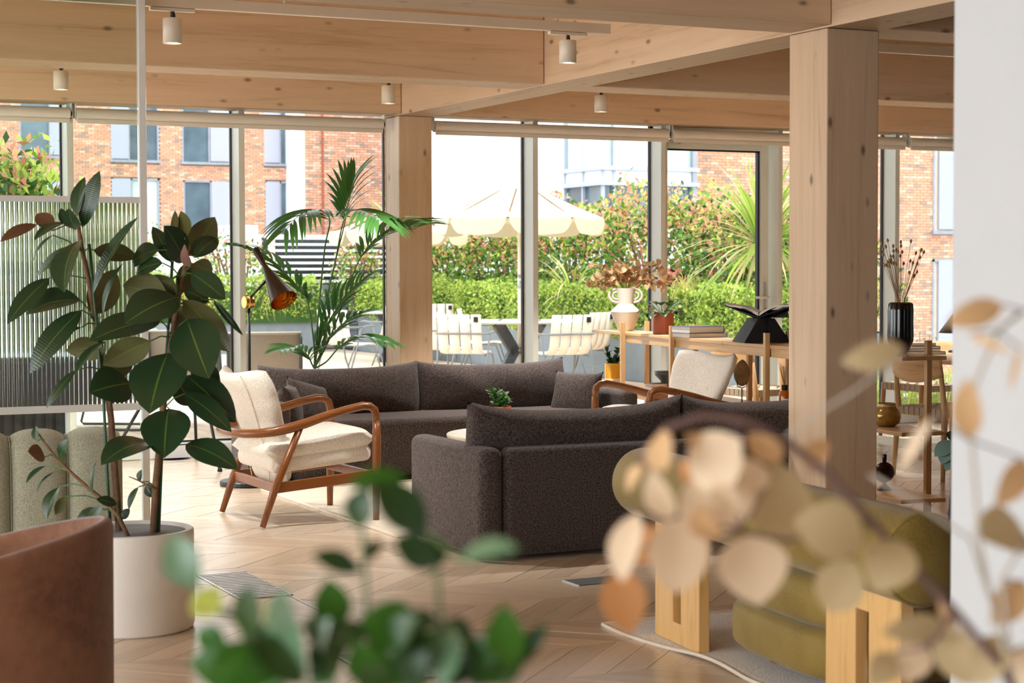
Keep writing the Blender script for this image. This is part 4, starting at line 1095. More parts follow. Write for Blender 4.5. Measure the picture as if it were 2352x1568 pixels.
# base px, tip px, width px, look (f upper side, b underside, s glossy side-lit, r reddish, n new), depth of tip relative to base
RL = [
 (178,495,195,406,44,'s',.05), (190,522,229,392,42,'f',-.02), (172,527,158,478,40,'f',-.1), (150,517,140,478,22,'f',.0), (120,530,86,490,40,'r',.05),
 (84,515,0,555,32,'r',-.1), (150,511,78,552,34,'f',-.12), (122,540,76,608,16,'s',.05), (168,566,84,634,32,'f',.1), (182,552,148,672,78,'s',-.20),
 (186,690,60,722,80,'s',-.02), (114,638,16,744,48,'f',-.12), (188,712,68,858,56,'f',-.1), (187,752,112,796,22,'s',.05), (214,674,318,498,50,'s',-.08),
 (215,574,317,592,46,'b',.1), (237,727,283,604,26,'s',-.05), (214,722,264,618,70,'b',.14), (388,690,282,655,92,'b',.05), (410,682,286,744,100,'f',-.16),
 (368,735,205,784,92,'f',-.18), (430,733,480,870,112,'f',-.20), (346,783,236,838,66,'b',.08), (240,800,152,806,58,'b',.08), (242,784,174,858,38,'s',-.1),
 (300,880,205,902,94,'f',-.14), (386,810,344,950,124,'f',-.22), (174,850,106,938,22,'f',-.05), (388,938,377,1052,108,'f',-.18), (352,1017,232,1068,86,'f',-.2),
 (426,1020,547,1078,66,'f',-.1), (424,904,532,992,54,'f',-.08), (428,862,542,970,76,'f',-.04), (420,688,526,808,70,'b',.05), (440,628,518,688,56,'f',-.05),
 (490,688,558,770,16,'s',.0), (422,668,480,694,46,'f',.02), (422,602,376,518,66,'f',-.12), (438,588,494,498,64,'b',.08), (424,548,415,484,36,'b',.1),
 (398,537,402,483,18,'b',.1), (393,602,350,520,38,'f',.0), (448,592,500,546,50,'f',.08), (438,612,423,562,30,'n',-.12), (366,574,302,608,58,'f',.1),
 (374,604,312,628,46,'f',.05), (440,608,488,626,50,'b',.05), (103,1050,64,1036,50,'r',-.05), (86,1012,82,978,20,'s',.03), (141,1060,157,1008,34,'f',-.05),
 (106,1070,60,1110,24,'s',-.05), (124,1084,84,1132,11,'s',.0), (136,1118,108,1192,40,'s',-.05), (151,1140,127,1182,24,'b',.02), (226,1168,174,1197,26,'f',.02),
 (236,1160,203,1203,24,'f',.05), (268,1157,221,1146,24,'f',-.05), (214,1132,223,1058,14,'s',.0), (281,1192,298,1168,22,'f',.0), (322,1106,326,1078,20,'s',.0),
 (318,1118,296,1170,22,'s',-.02), (336,1114,353,1142,22,'s',.0), (405,700,455,800,70,'b',.14), (398,640,330,690,70,'b',.16), (404,660,470,612,60,'b',.14), (378,560,330,600,50,'f',.14), (395,640,350,740,60,'b',.18), (255,870,300,780,60,'b',.16), (395,860,440,930,60,'f',.1), (440,820,500,900,58,'f',.06)]
r2 = random.Random(4)
for bx, by, tx, ty, w, k, dz in RL:
    side = S1 if bx < 300 else S2
    b0 = (-.02 if bx < 300 else -.05) + r2.uniform(-.06, .04)+(-.08 if by > 1000 and bx < 300 else 0)
    b = at_d(bx, by, PD+b0); tp = at_d(tx, ty, PD+b0+dz)
    n = CAMD*1.0 + Vector((0, 0, .55)) + Vector((r2.uniform(-.3, .3), r2.uniform(-.3, .3), r2.uniform(-.1, .3)))
    if k == 's': n = CAMD*.55 + Vector((-.55, .1, .7))
    if k == 'b': n = -(CAMD*1.0 - Vector((0, 0, .35)))
    mat = {'f': M['rubber_leaf'], 's': M['rubber_leaf'], 'b': M['rubber_leaf'], 'r': M['rubber_leaf_red'], 'n': M['rubber_leaf_new']}[k]
    lf = leaf_obj('leaf', b, tp, w*PD/FPX*1.05, n, mat, rp, O, bend=.05+r2.uniform(0, .07), fold=(.22 if k == 's' else .10)*(1 if k != 'b' else -1), sh=.93, nu=7, nv=11)
    # petiole back to the nearest trunk point
    bl_ = b-O; st = S1 if bx < 300 else S2
    if by > 985 and bx < 290: st = SB
    c = min((p for p in st if p.z < bl_.z+.03), key=lambda p: (p-bl_).length, default=st[0])
    if (c-bl_).length < .30: MB().tube([c, c.lerp(bl_, .5)+Vector((0, 0, .012)), bl_], [.003, .0028, .0026], 5).build('petiole', M['green_stem'], lf)

# palm in the corner by the far post
PQ = Vector((4.42, 12.45, 0)); PDp = (PQ+Vector((0, 0, .6))-C0).dot(_fw)
pm = thing('palm', 'tall feathery palm between the window sofa and the far timber post', 'potted plant', PQ)
MB().lathe([(.001, 0), (.13, 0), (.15, .01), (.17, .30), (.16, .30), (.15, .26), (.001, .26)], 40).build('pot', M['steel_dark'], pm, smooth=True)
MB().lathe([(.001, .27), (.15, .265)], 24).build('soil', M['soil'], pm)
def frond(px, start, ln, side_w=1.0, n=15, w=.034, droop=.35, up=(0, 0, 1), seed=0):
    r2 = random.Random(seed)
    P = [at_d(q[0], q[1], PDp+(q[2] if len(q) > 2 else 0))-PQ for q in px]
    # smooth the stalk
    Q = []
    for i in range(len(P)-1):
        p0, p1, p2, p3 = P[max(0, i-1)], P[i], P[i+1], P[min(len(P)-1, i+2)]
        for k in range(6):
            t = k/6; Q.append(.5*((2*p1)+(p2-p0)*t+(2*p0-5*p1+4*p2-p3)*t*t+(3*p1-p0-3*p2+p3)*t**3))
    Q.append(P[-1])
    m = len(Q)
    st = MB().tube(Q, [.0075*(1-.75*i/m) for i in range(m)], 7).build('frond_stalk', M['green_stem'], pm, smooth=True)
    i0 = int(start*m)
    for k in range(n):
        f = k/(n-1); i = min(m-2, int(i0+(m-2-i0)*f)); b = Q[i]; d = (Q[i+1]-Q[i]).normalized()
        L_ = ln*(.62+.6*sin(pi*(.12+.80*f)))*r2.uniform(.9, 1.05)
        s = d.cross(Vector(up)); s = s.normalized() if s.length > .05 else _rt.copy()
        for sg in (-1, 1):
            dd = (d*(.55+.5*f) + s*sg*side_w*(1.05-.45*f) + Vector((0, 0, .22-droop*.5))).normalized()
            tp = b+dd*L_+Vector((0, 0, -droop*L_*.45))
            n_ = s.cross(d)*sg if False else Vector((0, 0, 1))+CAMD*.5
            leaf_obj('leaflet', b, tp, w*r2.uniform(.85, 1.1), n_, M['palm_leaf'], st, bend=.10, fold=.25, sh=.75, nu=3, nv=7)
b_ = (722, 846)
frond([b_, (733, 700, -.02), (746, 570, -.05), (757, 505, -.08), (730, 482, -.2), (690, 492, -.35), (655, 530, -.5)], .50, .30, 1.0, 13, seed=1, droop=.6)
frond([b_, (738, 740), (765, 620, .05), (790, 520, .08), (800, 465, .10), (812, 430, .12)], .62, .36, 1.0, 11, seed=2, droop=.05)
frond([b_, (738, 740), (768, 610, 0), (790, 505, -.05), (815, 482, -.15), (850, 490, -.3), (870, 505, -.4)], .62, .30, 1.0, 11, seed=3, droop=.5)
frond([b_, (760, 770), (798, 665), (828, 592, -.05), (865, 552, -.1), (915, 530, -.15), (955, 525, -.2)], .50, .34, 1.0, 12, seed=4, droop=.15)
frond([b_, (722, 800), (712, 720), (700, 680), (660, 632, -.1), (610, 590, -.2), (560, 570, -.3)], .42, .26, .8, 13, seed=5, droop=.3)
frond([b_, (728, 810), (742, 765), (766, 720, -.05), (800, 680, -.1), (828, 655, -.15)], .25, .32, .9, 13, w=.03, seed=6, droop=.12)
frond([b_, (732, 820), (752, 782), (790, 742, -.1), (830, 722, -.2)], .3, .26, .9, 9, seed=7, droop=.25)
frond([b_, (750, 830), (785, 792, -.05), (830, 775, -.1), (885, 785, -.2)], .4, .24, .8, 10, seed=8, droop=.4)
frond([b_, (716, 835), (706, 815, -.05), (680, 802, -.15), (650, 806, -.3)], .35, .22, .8, 9, seed=9, droop=.3)

# little succulent on the coffee table
p = at_y(1146, 985, 9.70); p.z = .3985
t = pot('potted_plant', 'small bushy succulent in an orange terracotta pot on the coffee table', 'potted plant', p, .073, .145, M['terracotta_orange'])
r2 = random.Random(9)
for k in range(26):
    a = k*2.4; e = Vector((cos(a), sin(a), 0))*r2.uniform(.015, .075)+Vector((0, 0, r2.uniform(.02, .115)))
    b0 = Vector((0, 0, .125)); st = MB().tube([b0, b0+e*.6, b0+e], .003, 5).build('stem', M['green_stem'], t)
    for j in range(8):
        b = b0+e*(.5+.5*j/7); dd = (Vector((cos(a+j*2.1), sin(a+j*2.1), r2.uniform(.1, .9)))).normalized()
        leaf_obj('leaf', b, b+dd*r2.uniform(.03, .044), .026, Vector((0, 0, 1))-dd*.2, M['succulent'], st, bend=.08, fold=.12, nu=3, nv=5)

# console with the two blurred plants close to the lens
cp = at_d(1000, 1568, 1.22)
ct = thing('console_table', 'narrow oak console below the lower edge of the photo', 'console table', (.62, 1.02, 0), -YAW)
MB().box(-.6, -.2, .80, .75, .22, .84).build('table_top', M['oak'], ct, bevel=.003)
for x in (-.55, .66):
    for y in (-.16, .14): MB().box(x, y, 0, x+.04, y+.04, .80).build('leg', M['oak_z'], ct, bevel=.003)
FD = 1.18
GP = at_d(860, 1900, FD); GP = Vector((GP.x, GP.y, .84))
gp = thing('leafy_plant', 'out of focus green leafy plant along the lower edge of the photo', 'potted plant', GP)
MB().lathe([(.001, 0), (.06, 0), (.075, .13), (.068, .13), (.06, .11), (.001, .11)], 32).build('pot', M['cream_glaze'], gp, smooth=True)
def gl(pts): return [at_d(q[0], q[1], FD+(q[2] if len(q) > 2 else 0))-GP for q in pts]
g0 = Vector((0, 0, .10))
STG = [gl([(1010, 1568), (1012, 1430), (1005, 1330), (990, 1260), (985, 1225)]), gl([(850, 1568), (845, 1440), (838, 1290), (830, 1180), (850, 1112)]), gl([(590, 1640), (572, 1480), (540, 1420), (470, 1368), (440, 1345)]), gl([(760, 1640), (770, 1500), (772, 1440)]), gl([(1160, 1640), (1168, 1530)])]
for q in STG: MB().tube([g0, g0.lerp(q[0], .6)]+q, .0016, 6).build('stem', M['green_stem'], gp, smooth=True)
GLV = [(842,1118,815,1212,58,'d'), (858,1112,978,1225,84,'d'), (798,1112,935,1098,44,'b'), (1003,1298,905,1238,62,'d'), (1055,1284,1192,1262,46,'s',-.16), (828,1312,716,1272,44,'d'),
 (838,1292,872,1242,32,'d'), (772,1442,754,1326,70,'b'), (452,1352,392,1226,74,'s'), (505,1408,446,1366,66,'l'), (575,1462,580,1340,64,'d'), (700,1566,652,1342,112,'s'), (642,1552,432,1518,92,'b'),
 (588,1458,694,1572,66,'d'), (828,1420,975,1462,92,'b'), (850,1448,962,1570,118,'b'), (935,1422,962,1565,64,'d'), (1046,1438,1018,1575,86,'s'), (1068,1466,1146,1575,76,'b'), (1166,1532,1158,1386,72,'b'),
 (1184,1532,1262,1428,38,'d'), (782,1498,716,1576,60,'b'), (1008,1432,930,1420,40,'d'), (1010,1440,1090,1460,50,'d'), (985,1230,1010,1300,50,'d'), (560,1470,500,1560,54,'b'), (845,1440,770,1480,56,'d'), (740,1500,760,1420,50,'s'), (900,1470,1000,1500,70,'b'), (720,1560,800,1440,80,'d'), (980,1575,900,1490,80,'s'), (560,1575,620,1480,70,'s'), (1100,1575,1060,1490,60,'d'), (480,1575,540,1500,60,'b'), (860,1575,820,1470,70,'b'), (670,1440,610,1390,50,'l'), (1120,1560,1200,1500,60,'b'), (620,1500,560,1430,54,'d'), (760,1470,700,1420,56,'s'), (890,1500,960,1420,66,'d'), (1040,1500,980,1450,60,'b'), (820,1540,900,1575,70,'d'), (660,1560,600,1575,70,'b'), (520,1480,450,1450,50,'b'), (1090,1540,1150,1450,54,'d'), (930,1440,870,1390,60,'b'), (1000,1560,1080,1520,60,'d')]
r2 = random.Random(14)
for q in GLV:
    bx, by, tx, ty, w, k = q[:6]; dz = q[6] if len(q) > 6 else r2.uniform(-.03, .03)
    b = at_d(bx, by, FD+dz*.8); tp = at_d(tx, ty, FD+dz+r2.uniform(-.02, .02))
    n = CAMD+Vector((r2.uniform(-.4, .4), r2.uniform(-.4, .4), r2.uniform(.2, .9)))
    if k == 's': n = CAMD*.5+Vector((-.5, .2, .8))
    leaf_obj('leaf', b, tp, w*1.28*FD/FPX, n, M[{'d': 'dark_leaf', 'b': 'bright_leaf', 's': 'painted_sheen_leaf', 'l': 'hedge_lime'}[k]], gp, GP, bend=.08, fold=.12, nu=5, nv=9)
    c = min((p for s in STG for p in s), key=lambda p: (p-(b-GP)).length)
    MB().tube([c, b-GP], .0012, 5).build('petiole', M['green_stem'], gp)

ED = 1.32
EP = at_d(2380, 1900, ED); EP = Vector((EP.x, EP.y, .84))
ep = thing('dried_branch', 'out of focus branch of dried cream round leaves in the lower right corner', 'dried flowers', EP)
MB().lathe([(.001, 0), (.05, 0), (.06, .08), (.03, .13), (.025, .16), (.018, .16), (.02, .12), (.001, .05)], 32).build('vase_body', M['white_pot'], ep, smooth=True)
def el(pts): return [at_d(q[0], q[1], ED+(q[2] if len(q) > 2 else 0))-EP for q in pts]
e0 = Vector((0, 0, .05)); e1 = Vector((0, 0, .17))
STE = [(el([(2300, 1530), (2190, 1400), (2100, 1305), (2000, 1195), (1900, 1085), (1800, 1010), (1700, 962), (1610, 955), (1530, 985), (1470, 1060)]), 'mauve_stem', .0032),
 (el([(2330, 1568), (2280, 1400), (2250, 1250), (2230, 1010), (2240, 880), (2290, 760), (2352, 712)]), 'pale_stem', .0018), (el([(2300, 1460), (2230, 1240), (2100, 1150), (2000, 1090)]), 'pale_stem', .0014),
 (el([(2320, 1500), (2300, 1330), (2352, 1250)]), 'pale_stem', .0016), (el([(2190, 1400), (2150, 1470), (2110, 1490)]), 'mauve_stem', .0016), (el([(1800, 1010), (1860, 960), (1960, 900), (2075, 812)]), 'pale_stem', .0012),
 (el([(2000, 1195), (1900, 1230), (1800, 1240), (1700, 1220), (1570, 1185)]), 'mauve_stem', .0016)]
for q, m_, r_ in STE: MB().tube(([e0, e1] if q[0].x > -9 and m_ in ('mauve_stem', 'pale_stem') and q is STE[0][0] or q is STE[1][0] else [])+q, r_, 6).build('stem', M[m_], ep, smooth=True)
ELV = [(1532,1082,1516,990,82,'t'), (1702,1006,1596,1118,140,'c'), (1800,1052,1716,996,66,'t'), (1538,1192,1498,1076,68,'c'), (1462,1178,1430,1338,86,'c'), (1424,1306,1446,1458,104,'r'), (1572,1176,1548,1364,134,'c'),
 (1578,1106,1632,1234,82,'c'), (1722,1092,1658,1236,70,'c'), (1718,1228,1742,1390,158,'c'), (1780,1056,1812,1256,140,'o'), (1984,1242,1822,1196,130,'o'), (1962,1286,1898,1406,110,'o'), (2082,1248,2006,1358,118,'o'),
 (2172,1440,2024,1452,68,'o'), (2112,1468,2074,1566,88,'c'), (2168,1428,2232,1575,98,'o'), (2304,700,2172,744,62,'t'), (2228,766,2328,814,18,'t'), (2078,800,1930,832,72,'o'), (2226,1004,2224,866,66,'t'), (2142,958,2068,1084,28,'c'),
 (2360,1232,2236,1226,130,'o'), (2356,1056,2286,1164,66,'t'), (2356,1336,2276,1434,78,'t'), (2302,1456,2248,1575,88,'o'), (2192,1442,2158,1366,34,'t'), (2345,800,2322,900,16,'t'), (1660,1010,1570,1000,50,'t'), (1640,1130,1560,1060,60,'r'), (1700,1180,1640,1110,60,'c'),
 (1480,1070,1440,1130,44,'t'), (1640,1240,1600,1160,70,'t'), (1850,1080,1900,1010,60,'t'), (2050,1500,2000,1575,70,'o'), (2356,1480,2320,1575,70,'c'), (1500,1200,1470,1300,50,'r'), (1760,1120,1700,1050,60,'c')]
r2 = random.Random(8)
for bx, by, tx, ty, w, k in ELV:
    dz = r2.uniform(-.05, .05)
    b = at_d(bx, by, ED+dz); tp = at_d(tx, ty, ED+dz+r2.uniform(-.03, .03))
    n = CAMD+Vector((-.5+r2.uniform(-.4, .4), r2.uniform(-.3, .3), r2.uniform(-.2, .7)))
    leaf_obj('leaf', b, tp, w*ED/FPX*1.05, n, M[{'c': 'euc_cream', 't': 'euc_tan', 'r': 'euc_orange', 'o': 'euc_olive'}[k]], ep, EP, bend=.10, fold=.10, sh=.9, nu=7, nv=9)
    c = min((p for s in STE for p in s[0]), key=lambda p: (p-(b-EP)).length)
    MB().tube([c, b-EP], .0009, 5).build('petiole', M['mauve_stem'], ep)

# teal eucalyptus sprig hanging by the white wall
q0 = at_d(2178, 985, 8.4)
es = thing('floor_vase', 'tall grey floor vase with teal eucalyptus, mostly behind the white wall', 'vase', (q0.x+.13, q0.y-.03, 0))
o_ = Vector((q0.x+.13, q0.y-.03, 0))
MB().lathe([(.001, 0), (.09, 0), (.12, .2), (.10, .42), (.05, .5), (.04, .5), (.03, .4), (.001, .3)], 32).build('body', M['steel_dark'], es, smooth=True)
tp_ = [Vector((0, 0, .4)), Vector((-.01, 0, .62)), at_d(2196, 1000, 8.4)-o_, at_d(2185, 1060, 8.4)-o_]
st = MB().tube(tp_, .003, 6).build('stem', M['green_stem'], es, smooth=True)
for bx, by, tx, ty, w, m_ in ((2188,1012,2146,1048,36,'euc_teal'), (2180,1020,2162,1066,34,'euc_teal'), (2190,1005,2172,996,22,'dark_leaf'), (2192,1040,2172,1082,30,'euc_teal'), (2186,1030,2196,1062,26,'euc_teal')):
    leaf_obj('leaf', at_d(bx, by, 8.38), at_d(tx, ty, 8.34), w*8.4/FPX, CAMD+Vector((-.2, 0, .4)), M[m_], st, o_, bend=.06, fold=.08)
# ------------------------------------------------------------------ terrace and the buildings beyond
import numpy as np
RG = np.random.default_rng(3)
tr = shell('floor_terrace', (0, YW+.12, 0)); tr['label'] = 'pale timber deck of the terrace'
bw = .142; dme = MB().box(-bw/2+.003, 0, -.03, bw/2-.003, 17.4, 0).build('board', M['deck'], tr); 
k0 = -3.0; nb = 0
for i in range(98):
    x = k0+bw*i
    if i == 0: dme.location = (x, 0, -.012); continue
    o = dme.copy(); COL.objects.link(o); o.parent = tr; o.location = (x, 0, -.012)
MB().box(-4, 0, -.3, 12.5, 17.6, -.05).build('deck_base', M['slat_dark'], tr)
st_ = MB().box(-120, -60, -9.2, 160, 160, -9).build('floor_street', M['street']); st_['kind'] = 'structure'

def leaf_cloud(name, mats, wts, parent, pts, size, up=.3, asp=1.9, spread=1.0, label=None):
    """many small folded leaves at the given local points as one mesh"""
    n = len(pts); d = RG.normal(size=(n, 3)); d[:, 2] += up; d /= np.linalg.norm(d, axis=1)[:, None]
    a = RG.normal(size=(n, 3)); s = np.cross(d, a); s /= np.linalg.norm(s, axis=1)[:, None]; nn = np.cross(s, d)
    L_ = size*RG.uniform(.7, 1.3, n)[:, None]; W_ = L_/asp/2
    P = np.asarray(pts)
    v = np.stack([P-d*L_/2, P+s*W_+nn*W_*.3, P+d*L_/2, P-s*W_+nn*W_*.3], 1).reshape(-1, 3)
    f = np.arange(n*4).reshape(n, 4)
    me = bpy.data.meshes.new(name); me.vertices.add(n*4); me.vertices.foreach_set('co', v.ravel())
    me.loops.add(n*4); me.loops.foreach_set('vertex_index', f.ravel()); me.polygons.add(n); me.polygons.foreach_set('loop_start', np.arange(n)*4)
    for m in mats: me.materials.append(m)
    me.polygons.foreach_set('material_index', RG.choice(len(mats), n, p=np.array(wts)/sum(wts)).astype(np.int32))
    me.update(calc_edges=True); me.validate()
    o = bpy.data.objects.new(name, me); COL.objects.link(o); o.parent = parent; o['kind'] = 'stuff'
    return o
def blob(n, rx, ry, rz, cz=0, shell_=.55, sq=2.0):
    u = RG.normal(size=(n, 3)); u /= np.linalg.norm(u, axis=1)[:, None]
    u = np.sign(u)*np.abs(u)**(2/sq) if sq != 2 else u
    r = RG.uniform(shell_, 1, n)**.6
    q = u*r[:, None]; lump = 1+.16*np.sin(q[:, 0]*5+q[:, 2]*4)+.12*np.sin(q[:, 1]*7+1)
    return q*lump[:, None]*np.array([rx, ry, rz])+np.array([0, 0, cz])
def blades(name, mats, parent, n, ln, w, el0=.1, el1=1.45, droop=.5, seed=0, base=(0,0,0), seg=6, crown=.04):
    r2 = random.Random(seed); mb = MB()
    for k in range(n):
        a = r2.uniform(0, 2*pi); e = r2.uniform(el0, el1); L_ = ln*r2.uniform(.65, 1.05); h = Vector((cos(a), sin(a), 0))
        s = Vector((-sin(a), cos(a), 0)); pts = []; p = Vector(base)+h*crown; ee = e; dr = droop*r2.uniform(.5, 1.5)
        vs = []
        for j in range(seg+1):
            t = j/seg; ww = w*(.55+.9*t*(1-t)*2)*(1-t**3)+.0005
            vs += [p-s*ww/2, p+s*ww/2]
            p = p+(h*cos(ee)+Vector((0, 0, sin(ee))))*(L_/seg); ee -= dr/seg*(1+t)
        mb.add(vs, [(2*j, 2*j+1, 2*j+3, 2*j+2) for j in range(seg)], r2.randrange(len(mats)))
    o = mb.build(name, mats, parent, smooth=True, fix=False); o['kind'] = 'stuff'; return o

# right planter along the terrace edge, with its planting
def planter(lab, x0, y0, x1, y1, h, mat='planter'):
    t = thing('planter', lab, 'planter', (x0, y0, -.012))
    MB().box(0, 0, 0, x1-x0, .03, h).box(0, 0, 0, .03, y1-y0, h).box(0, y1-y0-.03, 0, x1-x0, y1-y0, h).box(x1-x0-.03, 0, 0, x1-x0, y1-y0, h).build('wall_panel', M[mat], t)
    MB().box(.03, .03, h-.12, x1-x0-.03, y1-y0-.03, h-.06).build('soil', M['soil'], t); return t
planter('long grey planter running along the right side of the terrace', 10.87, 16.0, 12.5, 28.6, .66)
planter('grey planter across the far end of the terrace', 3.0, 28.7, 10.33, 29.9, .70)
def low_hedge(lab, x0, y0, x1, y1, z0, z1, n, seed=0):
    t = thing('box_hedge', lab, 'hedge', ((x0+x1)/2, (y0+y1)/2, z0), 0, 'low clipped greenery spilling over the planters')
    P = RG.uniform(-1, 1, size=(n, 3)); m = np.abs(P).max(axis=1); f = RG.uniform(.80, 1, n)/np.maximum(m, 1e-6); keep = RG.random(n) < .75
    P = np.where(keep[:, None], P*f[:, None], P)
    P = P*np.array([(x1-x0)/2, (y1-y0)/2, (z1-z0)/2])+np.array([0, 0, (z1-z0)/2])
    P[:, 2] += .05*np.sin(P[:, 1]*3.1+seed)+.04*np.sin(P[:, 0]*7); P[:, 0] += .05*np.sin(P[:, 1]*5)
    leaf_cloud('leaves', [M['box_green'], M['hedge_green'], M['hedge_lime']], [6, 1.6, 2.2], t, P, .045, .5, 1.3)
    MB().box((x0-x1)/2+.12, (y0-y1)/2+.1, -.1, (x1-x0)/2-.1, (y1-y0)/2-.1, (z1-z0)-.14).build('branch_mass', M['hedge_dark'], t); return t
ys = [16.0, 17.6, 19.7, 22.9, 26.0, 28.5]
pos = ['nearest the building', 'beside the door view', 'behind the slatted chairs', 'behind the parasol pole', 'at the far end']
for i in range(5): low_hedge('low green hedge in the right planter, ' + pos[i], 10.78, ys[i], 11.75, ys[i+1], .56, 1.16+(.04 if i == 4 else 0), 15000, i)
low_hedge('low green hedge in the far planter, left of the palm', 6.2, 28.6, 8.3, 29.7, .6, 1.28, 6000, 7)
low_hedge('low green hedge in the far planter, behind the floor lamp', 8.3, 28.55, 10.3, 29.7, .58, 1.22, 7000, 8)
low_hedge('low green hedge in the far planter, far left', 3.2, 28.6, 6.2, 29.7, .6, 1.25, 6000, 9)
def shrub(lab, x, y, z, rx, ry, rz, n, size, wts, seed=0, nm='photinia_shrub', sq=2.6):
    t = thing(nm, lab, 'shrub', (x, y, z), 0, 'red tipped shrubs around the terrace')
    P = blob(n, rx, ry, rz, rz, .45, sq)
    top = np.clip((P[:, 2]/(2*rz)-.45)*2.2, 0, 1)
    sel = RG.random(len(P)) < top*.75
    mats = [M['hedge_green'], M['hedge_dark'], M['hedge_lime'], M['hedge_orange'], M['hedge_red']]
    leaf_cloud('leaves', mats, [5, 3.5, 1.0, .7, .4], t, P[~sel], size, .5, 1.9)
    if sel.sum() > 10: leaf_cloud('young_leaves', mats, wts, t, P[sel], size, .9, 2.1)
    mb = MB(); r2 = random.Random(seed)
    for k in range(7):
        e = Vector((r2.uniform(-.6, .6)*rx, r2.uniform(-.6, .6)*ry, rz*r2.uniform(1.1, 1.7)))
        mb.tube([(0, 0, -.1), e*.5+Vector((r2.uniform(-.1, .1), 0, 0)), e], .018, 5)
    mb.build('stems', M['brown_stem'], t)['kind'] = 'stuff'; return t
OR_ = [1.5, .5, 2.2, 4.0, 1.2]
for i, (y, top_, lab) in enumerate(((17.1, 2.0, 'red tipped shrub seen through the terrace door'), (18.3, 2.15, 'tall red tipped shrub beside the terrace door'), (20.4, 2.35, 'tall red tipped shrub right of the parasol'), (22.6, 2.2, 'red tipped shrub behind the parasol'), (24.9, 2.0, 'red tipped shrub left of the parasol pole'), (27.3, 2.0, 'red tipped shrub at the far corner of the right planter'))):
    shrub(lab, 11.85, y, .6, .62, 1.2, (top_-.6)/2+.05, 6500, .085, OR_, i)
shrub('airy orange shrub in the far planter behind the floor lamp', 8.9, 29.3, .6, .8, .5, .70, 1500, .075, [1, .3, 2, 5, 2], 20)
shrub('pale orange shrub in the far planter left of the first mullion', 7.0, 29.3, .6, .8, .5, .82, 1700, .08, [1, .3, 2, 5, 2], 21)
shrub('lime and orange shrub close outside the far left window', 2.55, 15.35, .75, .80, .55, .88, 5200, .10, [2, .6, 5, 3, 1.0], 22)
shrub('green and orange shrub in the far planter, left part of the fluted screen', 4.3, 29.3, .6, .9, .5, .85, 2600, .08, [2, .5, 3, 4, 2], 24)
shrub('green and orange shrub in the far planter, right part of the fluted screen', 5.7, 29.3, .6, .9, .5, .75, 2600, .08, [2, .5, 3, 4, 2], 25)
shrub('pink leaved shrub in the far planter by the grey gate', 11.0, 28.9, .6, .45, .6, .62, 1500, .075, [2, .5, 2, 3, 3], 23)
def spiky(nm, lab, cat, x, y, z, n, ln, w, mats, seed, el=(.1, 1.45), droop=.7, trunk=0):
    t = thing(nm, lab, cat, (x, y, z))
    if trunk: MB().tube([(0, 0, -.3), (.02, 0, trunk*.5), (0, 0, trunk)], [.06, .05, .045], 8).build('trunk', M['brown_stem'], t, smooth=True)
    blades('blades', [M[m] for m in mats], t, n, ln, w, el[0], el[1], droop, seed, (0, 0, trunk)); return t
q = at_d(1752, 560, 17.2)
spiky('cabbage_palm', 'tall spiky cabbage palm seen through the terrace door', 'plant', q.x, q.y, .58, 150, 1.05, .045, ['sword_green', 'sword_green', 'sword_cream'], 1, (-.5, 1.5), .5, q.z-.58)
q = at_d(1085, 620, 23.4); spiky('flax', 'pale striped spiky flax left of the parasol pole', 'plant', 11.15, q.y, 1.0, 70, .95, .035, ['sword_cream', 'sword_green'], 2, (-.2, 1.4), 1.0)
q = at_d(1262, 640, 21.8); spiky('flax', 'red spiky flax right of the window mullion by the parasol', 'plant', 11.2, q.y, 1.05, 40, .75, .03, ['sword_red', 'sword_red', 'sword_cream'], 3, (.5, 1.45), .3)
q = at_d(1575, 640, 18.6); spiky('flax', 'small dark red flax at the left edge of the door view', 'plant', 11.2, q.y, 1.0, 30, .6, .03, ['sword_red', 'hedge_dark'], 4, (.5, 1.45), .3)
q = at_d(985, 500, 29); spiky('cabbage_palm', 'spiky palm rising behind the second parasol', 'plant', q.x, q.y+1.2, .7, 60, 1.0, .04, ['sword_green'], 5, (-.1, 1.5), .4, 1.3)
q = at_d(342, 560, 29); spiky('flax', 'dark red flax behind the white screen post', 'plant', 6.0, 29.3, .7, 26, 1.1, .04, ['sword_red'], 6, (.9, 1.5), .2)
q = at_d(500, 620, 28); spiky('flax', 'pink flax left of the first wide mullion', 'plant', 7.55, 29.0, .75, 46, .95, .035, ['sword_red', 'sword_cream'], 7, (0, 1.4), .9)
for x, y, lab, sd in ((9.6, 28.8, 'pale arching grass in the far planter left of the slatted screen', 1), (8.0, 28.7, 'pale arching grass in the far planter behind the lamp joint', 2)):
    t = thing('grass_clump', lab, 'grass', (x, y, .85)); blades('blades', [M['grass_blade']], t, 170, .95, .010, .3, 1.4, 1.9, sd, seg=6)
for px, d_, lab, sd in ((1350, 20.6, 'pale arching grass behind the vase of dried leaves', 3), (1672, 17.3, 'pale arching grass low in the door view', 4)):
    q = at_d(px, 640, d_); t = thing('grass_clump', lab, 'grass', (10.98, q.y, 1.05)); blades('blades', [M['grass_blade']], t, 130, .55, .008, .3, 1.4, 1.9, sd, seg=6)
q = at_d(1330, 640, 21); t = thing('heuchera', 'small dark red leaved plant on the hedge right of the mullion', 'plant', (11.05, q.y, 1.12))
leaf_cloud('leaves', [M['hedge_red'], M['oxblood']], [2, 1], t, blob(160, .16, .2, .13, .1), .08, .4, 1.2)

